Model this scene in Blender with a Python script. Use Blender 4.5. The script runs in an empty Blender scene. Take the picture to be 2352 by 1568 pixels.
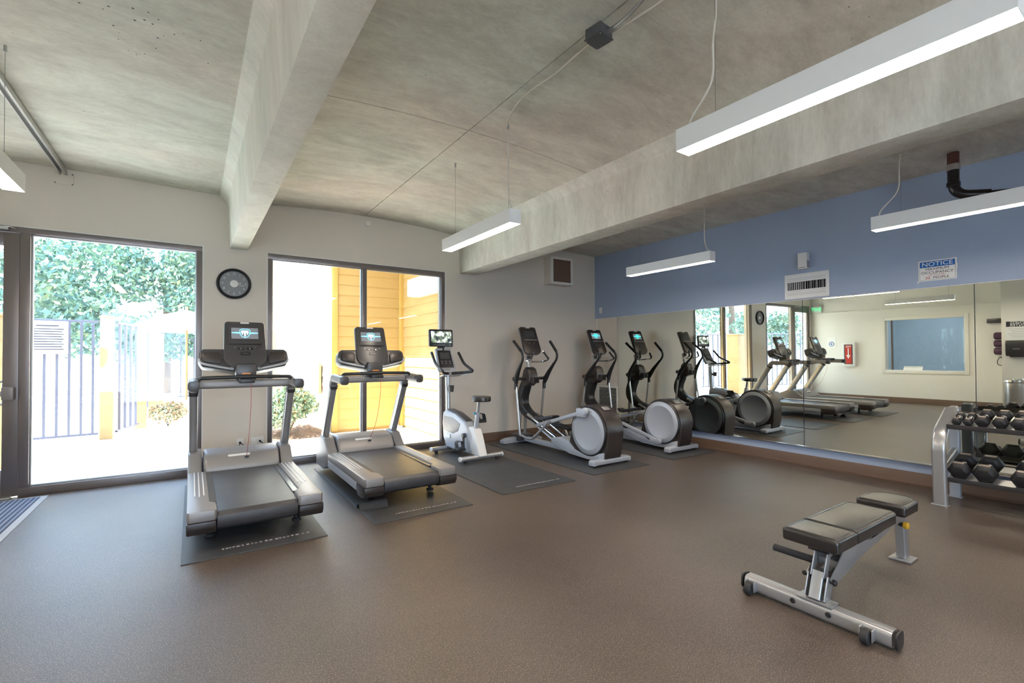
import bpy, bmesh, math, random
from mathutils import Vector, Matrix, noise
random.seed(7)
R = math.radians
sc = bpy.context.scene
COL = sc.collection

# ------------------------------------------------------------------ camera
cam = bpy.data.cameras.new('camera'); camo = bpy.data.objects.new('camera', cam); COL.objects.link(camo)
cam.sensor_width = 36.0; cam.lens = 1083.56 / 2352 * 36; cam.shift_y = 19.2 / 2352; cam.clip_start = .02; cam.clip_end = 300
yaw, pit, rol = .59535, .012788, -.002387
f = Vector((math.sin(yaw) * math.cos(pit), math.cos(yaw) * math.cos(pit), math.sin(pit)))
r = Vector((math.cos(yaw), -math.sin(yaw), 0)); u = r.cross(f)
r2 = r * math.cos(rol) + u * math.sin(rol); u2 = -r * math.sin(rol) + u * math.cos(rol)
m = Matrix((r2, u2, -f)).transposed().to_4x4(); m.translation = Vector((0, 0, 1.36)); camo.matrix_world = m
sc.camera = camo
# ------------------------------------------------------------------ colour management, world, sun
sc.view_settings.view_transform = 'Standard'; sc.view_settings.look = 'None'
sc.view_settings.gamma = 1; sc.view_settings.use_curve_mapping = False
sc.view_settings.exposure = 1.5
w = bpy.data.worlds.new('world'); sc.world = w; w.use_nodes = True
nt = w.node_tree; bg = nt.nodes['Background']
tc = nt.nodes.new('ShaderNodeTexCoord'); sx = nt.nodes.new('ShaderNodeSeparateXYZ'); cr = nt.nodes.new('ShaderNodeValToRGB')
nt.links.new(tc.outputs['Generated'], sx.inputs[0]); nt.links.new(sx.outputs['Z'], cr.inputs[0]); nt.links.new(cr.outputs[0], bg.inputs[0])
cr.color_ramp.elements[0].color = (.60, .77, 1, 1); cr.color_ramp.elements[0].position = 0
cr.color_ramp.elements[1].color = (.42, .63, 1, 1); cr.color_ramp.elements[1].position = .8
bg.inputs[1].default_value = 3.4
sun = bpy.data.lights.new('sun', 'SUN'); suno = bpy.data.objects.new('sun', sun); COL.objects.link(suno)
sun.energy = 11; sun.angle = R(.6); sun.color = (1, .96, .88)
sd = Vector((.66, -.06, -.75)); suno.rotation_euler = sd.to_track_quat('-Z', 'Y').to_euler()
sc.cycles.use_denoising = True
sc.cycles.max_bounces = 10; sc.cycles.diffuse_bounces = 6; sc.cycles.glossy_bounces = 6; sc.cycles.transparent_max_bounces = 16
sc.cycles.caustics_reflective = False; sc.cycles.caustics_refractive = False; sc.cycles.sample_clamp_indirect = 6
LAMP = 27.0

# ------------------------------------------------------------------ materials
MATS = {}
def mat(name, col, rough=.5, metal=0, spec=.5, bump=None, var=None, coat=0, emit=None, speck=None):
    """procedural principled material; bump=(scale,strength), var=(scale,amount), speck=(scale,threshold,colour)"""
    if name in MATS: return MATS[name]
    mt = bpy.data.materials.new(name); mt.use_nodes = True; MATS[name] = mt
    N = mt.node_tree.nodes; L = mt.node_tree.links; b = N['Principled BSDF']
    b.inputs['Roughness'].default_value = rough; b.inputs['Metallic'].default_value = metal
    b.inputs['Specular IOR Level'].default_value = spec; b.inputs['Coat Weight'].default_value = coat
    co = N.new('ShaderNodeTexCoord')
    out = None
    if var:
        nz = N.new('ShaderNodeTexNoise'); nz.inputs['Scale'].default_value = var[0]; nz.inputs['Detail'].default_value = 6
        L.new(co.outputs['Object'], nz.inputs['Vector'])
        mx = N.new('ShaderNodeMix'); mx.data_type = 'RGBA'; a = var[1]
        mx.inputs[6].default_value = (*[c * (1 - a) for c in col], 1); mx.inputs[7].default_value = (*[min(1, c * (1 + a)) for c in col], 1)
        mr = N.new('ShaderNodeMapRange'); mr.inputs[1].default_value = .3; mr.inputs[2].default_value = .7
        L.new(nz.outputs[0], mr.inputs[0]); L.new(mr.outputs[0], mx.inputs[0]); out = mx.outputs[2]
    if speck:
        for k, (s, th, sc_) in enumerate(speck):
            nz = N.new('ShaderNodeTexNoise'); nz.inputs['Scale'].default_value = s; nz.inputs['Detail'].default_value = 1
            L.new(co.outputs['Object'], nz.inputs['Vector'])
            mr = N.new('ShaderNodeMapRange'); mr.inputs[1].default_value = th; mr.inputs[2].default_value = th + .05
            mx = N.new('ShaderNodeMix'); mx.data_type = 'RGBA'
            if out: L.new(out, mx.inputs[6])
            else: mx.inputs[6].default_value = (*col, 1)
            mx.inputs[7].default_value = (*sc_, 1)
            L.new(nz.outputs[0], mr.inputs[0]); L.new(mr.outputs[0], mx.inputs[0]); out = mx.outputs[2]
    if out: L.new(out, b.inputs['Base Color'])
    else: b.inputs['Base Color'].default_value = (*col, 1)
    if bump:
        nz = N.new('ShaderNodeTexNoise'); nz.inputs['Scale'].default_value = bump[0]; nz.inputs['Detail'].default_value = 4
        bp = N.new('ShaderNodeBump'); bp.inputs['Strength'].default_value = bump[1]; bp.inputs['Distance'].default_value = .01
        L.new(co.outputs['Object'], nz.inputs['Vector']); L.new(nz.outputs[0], bp.inputs['Height']); L.new(bp.outputs[0], b.inputs['Normal'])
    if emit:
        b.inputs['Emission Color'].default_value = (*emit[0], 1); b.inputs['Emission Strength'].default_value = emit[1]
    return mt

def concrete(name, light, dark, stretch, pits=True):
    mt = bpy.data.materials.new(name); mt.use_nodes = True; MATS[name] = mt
    N = mt.node_tree.nodes; L = mt.node_tree.links; b = N['Principled BSDF']
    b.inputs['Roughness'].default_value = .75; b.inputs['Specular IOR Level'].default_value = .3
    co = N.new('ShaderNodeTexCoord'); mp = N.new('ShaderNodeMapping'); mp.inputs['Scale'].default_value = stretch
    L.new(co.outputs['Object'], mp.inputs[0])
    n1 = N.new('ShaderNodeTexNoise'); n1.inputs['Scale'].default_value = 1.1; n1.inputs['Detail'].default_value = 9; n1.inputs['Roughness'].default_value = .68; n1.inputs['Distortion'].default_value = .6
    n2 = N.new('ShaderNodeTexNoise'); n2.inputs['Scale'].default_value = 6; n2.inputs['Detail'].default_value = 8; n2.inputs['Roughness'].default_value = .7
    n3 = N.new('ShaderNodeTexNoise'); n3.inputs['Scale'].default_value = .5; n3.inputs['Detail'].default_value = 3
    for n in (n1, n2): L.new(mp.outputs[0], n.inputs['Vector'])
    L.new(co.outputs['Object'], n3.inputs['Vector'])
    ad = N.new('ShaderNodeMath'); ad.operation = 'MULTIPLY_ADD'; ad.inputs[1].default_value = .45
    L.new(n2.outputs[0], ad.inputs[0]); L.new(n1.outputs[0], ad.inputs[2])
    n4 = N.new('ShaderNodeTexNoise'); n4.inputs['Scale'].default_value = 26; n4.inputs['Detail'].default_value = 6; n4.inputs['Roughness'].default_value = .75; L.new(mp.outputs[0], n4.inputs['Vector'])
    a2 = N.new('ShaderNodeMath'); a2.operation = 'MULTIPLY_ADD'; a2.inputs[1].default_value = .38
    L.new(n4.outputs[0], a2.inputs[0]); L.new(ad.outputs[0], a2.inputs[2])
    mr = N.new('ShaderNodeMapRange'); mr.inputs[1].default_value = .70; mr.inputs[2].default_value = 1.12
    L.new(a2.outputs[0], mr.inputs[0])
    mx = N.new('ShaderNodeMix'); mx.data_type = 'RGBA'; mx.inputs[6].default_value = (*dark, 1); mx.inputs[7].default_value = (*light, 1)
    L.new(mr.outputs[0], mx.inputs[0])
    m2 = N.new('ShaderNodeMix'); m2.data_type = 'RGBA'; m2.blend_type = 'MULTIPLY'; m2.inputs[0].default_value = .8
    c2 = N.new('ShaderNodeValToRGB'); c2.color_ramp.elements[0].color = (1, .93, .88, 1); c2.color_ramp.elements[1].color = (.93, 1, .95, 1)
    c2.color_ramp.elements[0].position = .4; c2.color_ramp.elements[1].position = .6
    L.new(n3.outputs[0], c2.inputs[0]); L.new(mx.outputs[2], m2.inputs[6]); L.new(c2.outputs[0], m2.inputs[7])
    out = m2.outputs[2]; h = ad.outputs[0]
    if pits:
        v = N.new('ShaderNodeTexVoronoi'); v.inputs['Scale'].default_value = 15; v.feature = 'F1'
        L.new(co.outputs['Object'], v.inputs['Vector'])
        vn = N.new('ShaderNodeTexNoise'); vn.inputs['Scale'].default_value = 1.3; L.new(co.outputs['Object'], vn.inputs['Vector'])
        th = N.new('ShaderNodeMapRange'); th.inputs[1].default_value = .5; th.inputs[2].default_value = .75; th.inputs[3].default_value = .0; th.inputs[4].default_value = .10
        L.new(vn.outputs[0], th.inputs[0])
        ls = N.new('ShaderNodeMath'); ls.operation = 'LESS_THAN'; L.new(v.outputs['Distance'], ls.inputs[0]); L.new(th.outputs[0], ls.inputs[1])
        m3 = N.new('ShaderNodeMix'); m3.data_type = 'RGBA'; m3.inputs[7].default_value = (.09, .08, .07, 1)
        L.new(ls.outputs[0], m3.inputs[0]); L.new(out, m3.inputs[6]); out = m3.outputs[2]
    L.new(out, b.inputs['Base Color'])
    bp = N.new('ShaderNodeBump'); bp.inputs['Strength'].default_value = .25; bp.inputs['Distance'].default_value = .01
    L.new(h, bp.inputs['Height']); L.new(bp.outputs[0], b.inputs['Normal'])
    return mt

M_CONC = concrete('concrete_ceiling', (.78, .755, .68), (.50, .47, .42), (1, 2.2, 1))
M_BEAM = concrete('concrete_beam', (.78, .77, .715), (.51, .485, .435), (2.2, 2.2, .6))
M_BEAM_LIT = concrete('concrete_beam_lit', (.92, .91, .86), (.70, .68, .63), (2.2, 2.2, .6))  # same beam concrete made paler, window light put into its colour
M_WALL = mat('wall_paint', (.70, .64, .565), .65, var=(1.5, .015), bump=(140, .05))
M_WHITEWALL = mat('white_wall_paint', (.80, .785, .73), .65)
M_BLUE = mat('blue_wall_paint', (.34, .415, .565), .6, var=(1.2, .03))
M_FLOOR = mat('rubber_floor', (.076, .056, .045), .32, spec=.6, bump=(260, .25), var=(1.3, .22), speck=[(210, .60, (.32, .245, .18)), (140, .64, (.035, .028, .026))])
M_BASE = mat('rubber_baseboard', (.13, .078, .052), .45)
M_FRAME = mat('bronze_aluminium', (.19, .165, .158), .35, metal=.6)
M_SILVER = mat('silver_paint', (.45, .455, .465), .3, metal=.65)
M_SILVER2 = mat('light_silver_plastic', (.45, .475, .525), .35, metal=.15)
M_WARM = mat('champagne_plastic', (.28, .265, .26), .42, metal=.3)
M_GREY = mat('charcoal_plastic', (.055, .053, .055), .30)
M_DARK = mat('black_plastic', (.018, .018, .02), .35)
M_BROWN = mat('dark_brown_plastic', (.045, .036, .033), .34, metal=.2)
M_RUBBER = mat('black_rubber', (.02, .02, .022), .6)
M_FOAM = mat('black_foam', (.022, .022, .024), .8)
M_CHROME = mat('chrome', (.8, .8, .8), .12, metal=1)
M_BELT = mat('belt_black', (.055, .052, .055), .38, bump=(500, .15), var=(5, .25))
M_MAT = mat('mat_rubber', (.05, .052, .056), .42, bump=(400, .3), var=(6, .2))
M_WHITE = mat('white_plastic', (.78, .78, .77), .35)
M_FIX = mat('white_enamel', (.82, .82, .81), .35)
M_DIFF = mat('lamp_diffuser', (1, 1, 1), .5, emit=((1, .86, .72), LAMP))
M_SCREEN = mat('screen_dark', (.09, .09, .10), .12, emit=((.5, .55, .6), .12))
M_SCREEN_OFF = mat('screen_off', (.05, .055, .06), .08)
M_CYAN = mat('screen_cyan', (.1, .5, .8), .3, emit=((.10, .62, 1.0), 1.3))
M_PALE = mat('screen_pale_blue', (.5, .8, .95), .3, emit=((.50, .82, 1.0), 1.4))
M_TEAL = mat('screen_teal', (.0, .4, .4), .3, emit=((.02, .72, .75), 1.1))
M_ORANGE = mat('orange_plastic', (.8, .3, .05), .4)
M_YELLOW = mat('yellow_plastic', (.75, .42, .03), .4)
M_RED = mat('red_cord', (.5, .06, .08), .5)
M_VINYL = mat('black_vinyl', (.020, .017, .016), .27, spec=.75)
M_BLACKIRON = mat('cast_iron_black', (.022, .022, .024), .5, metal=.3)
M_WEAR = mat('worn_iron_facet', (.30, .25, .215), .45, metal=.3)
M_CLOCKFACE = mat('clock_dial', (.20, .20, .205), .35)
M_CLOCKWHITE = mat('clock_print', (.75, .75, .72), .5)
M_SIGNW = mat('sign_white', (.83, .83, .82), .5)
M_SIGNB = mat('sign_blue', (.005, .12, .45), .5)
M_INK = mat('print_dark', (.03, .03, .04), .6)
M_INKG = mat('print_grey', (.35, .35, .37), .6)
M_INKR = mat('print_red', (.5, .03, .03), .6)
M_PIPE = mat('black_pipe', (.012, .010, .012), .25)
M_RUST = mat('rust_brown_pipe', (.075, .022, .014), .6)
M_GALV = mat('galvanised_steel', (.42, .42, .40), .42, metal=.7)
M_BOXD = mat('dark_grey_box', (.075, .08, .085), .5)
M_CORD = mat('white_cord', (.62, .58, .50), .5)
M_WIRE = mat('steel_wire', (.25, .24, .23), .4, metal=.7)
M_BLACKHOLE = mat('dark_recess', (.008, .007, .007), .9)
M_FILTER = mat('brown_filter', (.16, .10, .075), .9, bump=(60, .3))
M_CONCRETE_OUT = mat('patio_concrete', (.66, .64, .60), .8, var=(2, .06))
M_SIDING = mat('mustard_siding', (.50, .335, .12), .6, var=(3, .03))
M_TRIMY = mat('mustard_trim', (.55, .35, .085), .55)
M_SOFFIT_AND_SUNLIT = mat('cream_soffit_and_sunlit_boards', (.82, .78, .68), .6)
M_WOODP = mat('pale_wood', (.40, .25, .10), .6, var=(8, .15))
M_IRON = mat('grey_iron', (.12, .12, .155), .45, metal=.3)
M_LEAF = [mat('leaf_green', (.22, .34, .23), .6), mat('leaf_blue_green', (.13, .24, .21), .6), mat('leaf_yellow_green', (.46, .52, .30), .6), mat('leaf_dry', (.42, .27, .13), .6)]
M_BARK = mat('bark', (.16, .11, .08), .9, bump=(20, .5))
M_MULCH = mat('mulch', (.20, .12, .075), .9, bump=(40, .8), var=(30, .4))
M_STONE = mat('pale_stone', (.6, .57, .52), .8, var=(6, .15))
M_CANVAS = mat('cream_canvas', (.80, .77, .68), .8)
M_PURPLE = mat('purple_foam', (.075, .035, .065), .7)
M_TEXTP = mat('print_pale', (.70, .70, .68), .6)
M_GREEN = mat('exit_green', (.02, .5, .15), .4, emit=((.03, .8, .25), .8))
M_REDP = mat('red_print', (.55, .03, .02), .5)
M_OFFICE = mat('office_wall', (.52, .60, .68), .7)
M_STEEL = mat('brushed_steel', (.55, .54, .53), .28, metal=.9)
M_GRIP = mat('light_ridge', (.80, .79, .78), .4)
# mirror and glass
mm = bpy.data.materials.new('mirror_glass'); mm.use_nodes = True; b = mm.node_tree.nodes['Principled BSDF']
b.inputs['Base Color'].default_value = (.80, .835, .775, 1); b.inputs['Metallic'].default_value = 1; b.inputs['Roughness'].default_value = .0
M_MIRROR = mm
def glassmat(name, tint=(.97, .985, .98), base=.03):
    g = bpy.data.materials.new(name); g.use_nodes = True; N = g.node_tree.nodes; L = g.node_tree.links
    N.remove(N['Principled BSDF']); o = N['Material Output']
    t = N.new('ShaderNodeBsdfTransparent'); t.inputs[0].default_value = (*tint, 1)
    gl = N.new('ShaderNodeBsdfGlossy'); gl.inputs['Roughness'].default_value = 0; fr = N.new('ShaderNodeFresnel'); fr.inputs[0].default_value = 1.45
    ge = N.new('ShaderNodeNewGeometry'); ma = N.new('ShaderNodeMath'); ma.operation = 'MULTIPLY_ADD'; ma.inputs[1].default_value = -(1.45 - 1 / 1.45); ma.inputs[2].default_value = 1.45
    L.new(ge.outputs['Backfacing'], ma.inputs[0]); L.new(ma.outputs[0], fr.inputs[0])
    mx = N.new('ShaderNodeMixShader'); L.new(fr.outputs[0], mx.inputs[0]); L.new(t.outputs[0], mx.inputs[1]); L.new(gl.outputs[0], mx.inputs[2]); L.new(mx.outputs[0], o.inputs[0])
    return g
M_GLASS = glassmat('window_glass')

# ------------------------------------------------------------------ mesh builder
def smooth_path(pts, n=6):
    P = [Vector(p) for p in pts]; out = []
    for i in range(len(P) - 1):
        p0 = P[i - 1] if i else P[0] * 2 - P[1]; p1 = P[i]; p2 = P[i + 1]; p3 = P[i + 2] if i + 2 < len(P) else P[-1] * 2 - P[-2]
        for k in range(n):
            t = k / n
            out.append(.5 * ((2 * p1) + (p2 - p0) * t + (2 * p0 - 5 * p1 + 4 * p2 - p3) * t * t + (3 * p1 - p0 - 3 * p2 + p3) * t ** 3))
    out.append(P[-1]); return out
def fillet(pts, rad, n=5):
    P = [Vector(p) for p in pts]; out = [P[0]]
    for i in range(1, len(P) - 1):
        a = (P[i - 1] - P[i]); c = (P[i + 1] - P[i]); d = min(rad, a.length * .48, c.length * .48)
        p0 = P[i] + a.normalized() * d; p2 = P[i] + c.normalized() * d
        for k in range(n + 1):
            t = k / n; out.append(p0 * (1 - t) ** 2 + P[i] * 2 * t * (1 - t) + p2 * t * t)
    out.append(P[-1]); return out
def rrect(w, h, r, n=3):
    r = min(r, w * .499, h * .499); o = []
    for cx, cy, a0 in ((w / 2 - r, h / 2 - r, 0), (-w / 2 + r, h / 2 - r, 90), (-w / 2 + r, -h / 2 + r, 180), (w / 2 - r, -h / 2 + r, 270)):
        for k in range(n + 1):
            a = R(a0 + 90 * k / n); o.append((cx + r * math.cos(a), cy + r * math.sin(a)))
    return o
class MB:
    def __init__(s): s.v = []; s.f = []
    def add(s, vs, fs, M=None):
        o = len(s.v)
        for p in vs:
            p = Vector(p); s.v.append(tuple(M @ p) if M else tuple(p))
        s.f += [tuple(i + o for i in q) for q in fs]; return s
    def box(s, x0, x1, y0, y1, z0, z1, M=None):
        x0, x1 = sorted((x0, x1)); y0, y1 = sorted((y0, y1)); z0, z1 = sorted((z0, z1))
        return s.add([(x0, y0, z0), (x1, y0, z0), (x1, y1, z0), (x0, y1, z0), (x0, y0, z1), (x1, y0, z1), (x1, y1, z1), (x0, y1, z1)],
                     [(0, 3, 2, 1), (4, 5, 6, 7), (0, 1, 5, 4), (1, 2, 6, 5), (2, 3, 7, 6), (3, 0, 4, 7)], M)
    def prism(s, poly, axis, a, b, M=None):
        n = len(poly)
        ar = sum(poly[i][0] * poly[(i + 1) % n][1] - poly[(i + 1) % n][0] * poly[i][1] for i in range(n))
        if ar < 0: poly = poly[::-1]
        if axis == 'x': g = lambda p, t: (t, p[0], p[1])
        elif axis == 'y': g = lambda p, t: (p[1], t, p[0]); poly = [(q[1], q[0]) for q in poly][::-1]
        else: g = lambda p, t: (p[0], p[1], t)
        a, b = sorted((a, b))
        vs = [g(p, a) for p in poly] + [g(p, b) for p in poly]
        fs = [tuple(range(n - 1, -1, -1)), tuple(range(n, 2 * n))] + [(i, (i + 1) % n, n + (i + 1) % n, n + i) for i in range(n)]
        return s.add(vs, fs, M)
    def tube(s, path, r, n=10, sec=None, up=(0, 0, 1), M=None, closed=False):
        P = [Vector(p) for p in path]; rings = []; up = Vector(up)
        base = sec or [(math.cos(2 * math.pi * k / n), math.sin(2 * math.pi * k / n)) for k in range(n)]
        n = len(base); prev = None
        for i, p in enumerate(P):
            if closed: t = (P[(i + 1) % len(P)] - P[i - 1])
            else: t = (P[min(i + 1, len(P) - 1)] - P[max(i - 1, 0)])
            t = t.normalized()
            if prev is None or sec:
                sd = t.cross(up)
                if sd.length < 1e-3: sd = t.cross(Vector((1, 0, 0)) if abs(t.x) < .9 else Vector((0, 1, 0)))
                if prev is not None and sd.dot(prev) < 0 and sec is None: sd = -sd
            else: sd = prev - t * prev.dot(t)
            sd.normalize(); prev = sd; uu = sd.cross(t)
            rr = r[i] if isinstance(r, (list, tuple)) else r
            if sec: k = rr if isinstance(r, (list, tuple)) else 1
            else: k = rr
            rings.append([p + sd * (q[0] * k) + uu * (q[1] * k) for q in base])
        vs = [q for g in rings for q in g]; fs = []
        m = len(P) if closed else len(P) - 1
        for i in range(m):
            a = i * n; c = ((i + 1) % len(P)) * n
            fs += [(a + j, a + (j + 1) % n, c + (j + 1) % n, c + j) for j in range(n)]
        if not closed: fs += [tuple(range(n - 1, -1, -1)), tuple(range((len(P) - 1) * n, len(P) * n))]
        return s.add(vs, fs, M)
    def lathe(s, prof, c, axis='z', n=24, M=None):
        vs = []; fs = []; c = Vector(c)
        for (rr, h) in prof:
            for k in range(n):
                a = 2 * math.pi * k / n; p = (rr * math.cos(a), rr * math.sin(a), h)
                if axis == 'x': p = (p[2], p[0], p[1])
                elif axis == 'y': p = (p[1], p[2], p[0])
                vs.append(c + Vector(p))
        for i in range(len(prof) - 1):
            fs += [(i * n + k, i * n + (k + 1) % n, (i + 1) * n + (k + 1) % n, (i + 1) * n + k) for k in range(n)]
        if prof[0][0] > 1e-4: fs.append(tuple(range(n - 1, -1, -1)))
        if prof[-1][0] > 1e-4: fs.append(tuple(range((len(prof) - 1) * n, len(prof) * n)))
        return s.add(vs, fs, M)
    def cyl(s, c, r, h, axis='z', n=20, b=0, M=None):
        pr = [(r, -h / 2), (r, h / 2)] if not b else [(r - b, -h / 2), (r, -h / 2 + b), (r, h / 2 - b), (r - b, h / 2)]
        return s.lathe(pr, c, axis, n, M)
    def mesh(s, name, bevel=0, seg=2, ang=35):
        me = bpy.data.meshes.new(name); bm = bmesh.new()
        vs = [bm.verts.new(p) for p in s.v]
        for q in s.f:
            try: bm.faces.new([vs[i] for i in q])
            except ValueError: pass
        bm.normal_update()
        bmesh.ops.recalc_face_normals(bm, faces=bm.faces)
        if bevel:
            ed = [e for e in bm.edges if len(e.link_faces) == 2 and e.calc_face_angle(0) > R(30)]
            if ed: bmesh.ops.bevel(bm, geom=ed, offset=bevel, segments=seg, profile=.6, affect='EDGES', clamp_overlap=True)
        bm.to_mesh(me); bm.free(); me.shade_smooth(); me.set_sharp_from_angle(angle=R(ang)); return me
    def build(s, name, mt, parent=None, bevel=0, seg=2, ang=35, loc=None, label=None, kind=None):
        me = s.mesh(name, bevel, seg, ang); me.materials.append(mt)
        return link(name, me, parent, loc, label, kind)
def link(name, me, parent=None, loc=None, label=None, kind=None):
    o = bpy.data.objects.new(name, me); COL.objects.link(o)
    if parent: o.parent = parent
    if loc: o.location = loc
    if label: o['label'] = label
    if kind: o['kind'] = kind
    return o
def thing(name, label, cat, loc=(0, 0, 0), rz=0, group=None, kind=None):
    o = bpy.data.objects.new(name, None); COL.objects.link(o); o.location = loc; o.rotation_euler = (0, 0, rz); o.empty_display_size = .1
    o['label'] = label; o['category'] = cat
    if group: o['group'] = group
    if kind: o['kind'] = kind
    return o
def tag(o, label, cat, group=None, kind=None):
    o['label'] = label; o['category'] = cat
    if group: o['group'] = group
    if kind: o['kind'] = kind
    return o
def copy_tree(o, parent=None, **kw):
    c = o.copy(); COL.objects.link(c)
    if parent: c.parent = parent
    for k, v in kw.items(): c[k] = v
    for ch in list(o.children): copy_tree(ch, c)
    return c
def text(s, size, mt, parent, M, name='lettering', ext=.0006, align='CENTER', sx=1, label=None, mirror=False):
    cu = bpy.data.curves.new(name, 'FONT'); cu.body = s; cu.size = size; cu.extrude = ext; cu.align_x = align; cu.align_y = 'CENTER'; cu.resolution_u = 3
    tmp = bpy.data.objects.new('tmp', cu); me = bpy.data.meshes.new_from_object(tmp); me.name = name; bpy.data.objects.remove(tmp)
    me.materials.clear(); me.materials.append(mt); o = bpy.data.objects.new(name, me); COL.objects.link(o)
    if parent: o.parent = parent
    o.matrix_local = M @ Matrix.Diagonal((sx, 1, 1, 1))
    if label: o['label'] = label
    return o
def basis(o, X, Y):
    X = Vector(X).normalized(); Y = Vector(Y).normalized(); Z = X.cross(Y)
    m = Matrix((X, Y, Z)).transposed().to_4x4(); m.translation = Vector(o); return m
def structure(name, mb, mt, bevel=0, parent=None):
    o = mb.build(name, mt, parent, bevel)
    if not parent: o['kind'] = 'structure'
    return o
ZC = 3.24; RW = 6.30; BW = 6.50; LW = -2.42; NW = -3.9; MX = 6.27

# ------------------------------------------------------------------ setting: room shell
structure('floor', MB().box(LW - .2, RW + .2, NW - .2, BW + .02, -.12, 0), M_FLOOR)
ceil = structure('ceiling', MB().box(LW - .2, RW + .2, NW - .2, BW + .2, ZC + .085, ZC + .22), M_CONC)
bays = ((LW, .30, 3.25, .02), (.60, 3.36, 3.215, .075), (3.76, RW, 3.225, .02))
def vault(x):
    for a, b_, z0, rise in bays:
        if a - .3 <= x <= b_ + .3: return z0 + rise * (1 - ((x - (a + b_) / 2) / ((b_ - a) / 2)) ** 2)
    return 3.22
def slab(x0, x1, y0, y1):
    n = 14; g = .005; poly = [(x0 + g + (x1 - x0 - 2 * g) * k / n, vault(x0 + (x1 - x0) * k / n)) for k in range(n + 1)] + [(x1 - g, ZC + .09), (x0 + g, ZC + .09)]
    MB().prism(poly, 'y', y0 + g, y1 - g).build('concrete_panel', M_CONC, ceil)
for a, b_ in ((LW, .45), (.45, 1.949), (1.949, 3.55), (3.55, RW)):
    for c, d in (((NW, 3.53), (3.53, BW)) if a > 0 and a < 3 else ((NW, BW),)): slab(a, b_, c, d)
# beams
bl = [(.36, 2.64), (.545, 2.64), (.56, 3.14), (.64, 3.225), (.64, 3.3), (.255, 3.3), (.255, 3.25), (.335, 3.15)]
structure('trim_1', MB().prism(bl, 'y', NW, BW), M_BEAM_LIT, .012)
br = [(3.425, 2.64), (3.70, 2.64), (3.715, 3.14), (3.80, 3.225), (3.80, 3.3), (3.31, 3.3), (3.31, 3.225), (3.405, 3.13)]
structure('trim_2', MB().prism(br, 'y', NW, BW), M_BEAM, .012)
# back wall with openings: door+window 1 (x -2.34..0.09), window 2 (x .76..3.17), head at 2.63
bw = MB()
bw.box(LW - .2, -2.34, BW, BW + .2, -.02, ZC + .09).box(-2.34, .09, BW, BW + .2, 2.63, ZC + .09).box(.09, .765, BW, BW + .2, -.02, ZC + .09)
bw.box(.765, 3.17, BW, BW + .2, 2.635, ZC + .09).box(3.17, RW + .2, BW, BW + .2, -.02, ZC + .09)
structure('wall_back', bw, M_WALL)
rw_ = MB().box(RW, RW + .2, NW - .2, BW, 2.055, ZC + .09)
structure('wall_right', rw_, M_BLUE)
structure('wall_right_lower', MB().box(RW, RW + .2, NW - .2, 5.89, -.02, 2.055), M_BLUE)
structure('wall_right_closet', MB().box(RW, RW + .2, 5.89, BW, -.02, 2.055), M_WALL)
lw = MB()
lw.box(LW - .2, LW, NW - .2, 3.20, -.02, ZC + .09).box(LW - .2, LW, 4.72, BW, -.02, ZC + .09).box(LW - .2, LW, 3.20, 4.72, -.02, .82).box(LW - .2, LW, 3.20, 4.72, 2.10, ZC + .09)
structure('wall_left', lw, M_WHITEWALL)
nw = MB().box(LW, RW, NW - .2, NW, 2.70, ZC + .09)
fill_window_x = [(-2.30, -.10), (.05, 2.0)]
for xa, xb in ((LW, -2.30), (-.10, .05), (2.0, RW)): nw.box(xa, xb, NW - .2, NW, -.02, 2.70)
structure('wall_near', nw, M_WHITEWALL)
for k, (xa, xb) in enumerate(fill_window_x):  # unseen windows added behind the camera to fill the room with light
    fill_window = structure('window_%d' % (4 + k), MB().box(xa, xb, NW - .12, NW - .06, 0, .08).box(xa, xb, NW - .12, NW - .06, 2.62, 2.70).box(xa, xa + .06, NW - .12, NW - .06, .08, 2.62).box(xb - .06, xb, NW - .12, NW - .06, .08, 2.62), M_FRAME)
    MB().box(xa + .06, xb - .06, NW - .095, NW - .089, .08, 2.62).build('pane', M_GLASS, fill_window)
structure('wall_pier', MB().box(LW, -1.45, 1.35, 2.42, 0, ZC), M_WHITEWALL, .004)
# baseboards with a small coved toe
def base_strip(name, p0, p1, nrm, h=.128):
    p0 = Vector((*p0, 0)); p1 = Vector((*p1, 0)); d = (p1 - p0); L = d.length; n = Vector((*nrm, 0))
    prof = [(0, 0), (.028, 0), (.028, .004), (.012, .012), (.007, .03), (.007, h - .006), (.003, h), (0, h)]
    mb = MB(); M = basis(p0, d, n); M = Matrix((d.normalized(), n, Vector((0, 0, 1)))).transposed().to_4x4(); M.translation = p0
    mb.prism([(q[0], q[1]) for q in prof], 'x', 0, L, M)
    return structure(name, mb, M_BASE)
base_strip('baseboard_back', (3.18, BW), (RW, BW), (0, -1))
base_strip('baseboard_middle', (.10, BW), (.76, BW), (0, -1))
base_strip('baseboard_right', (RW, NW), (RW, BW), (-1, 0))
base_strip('baseboard_left', (LW, 2.42), (LW, BW), (1, 0))
base_strip('baseboard_pier', (-1.45, 1.35), (-1.45, 2.42), (1, 0))

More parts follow.
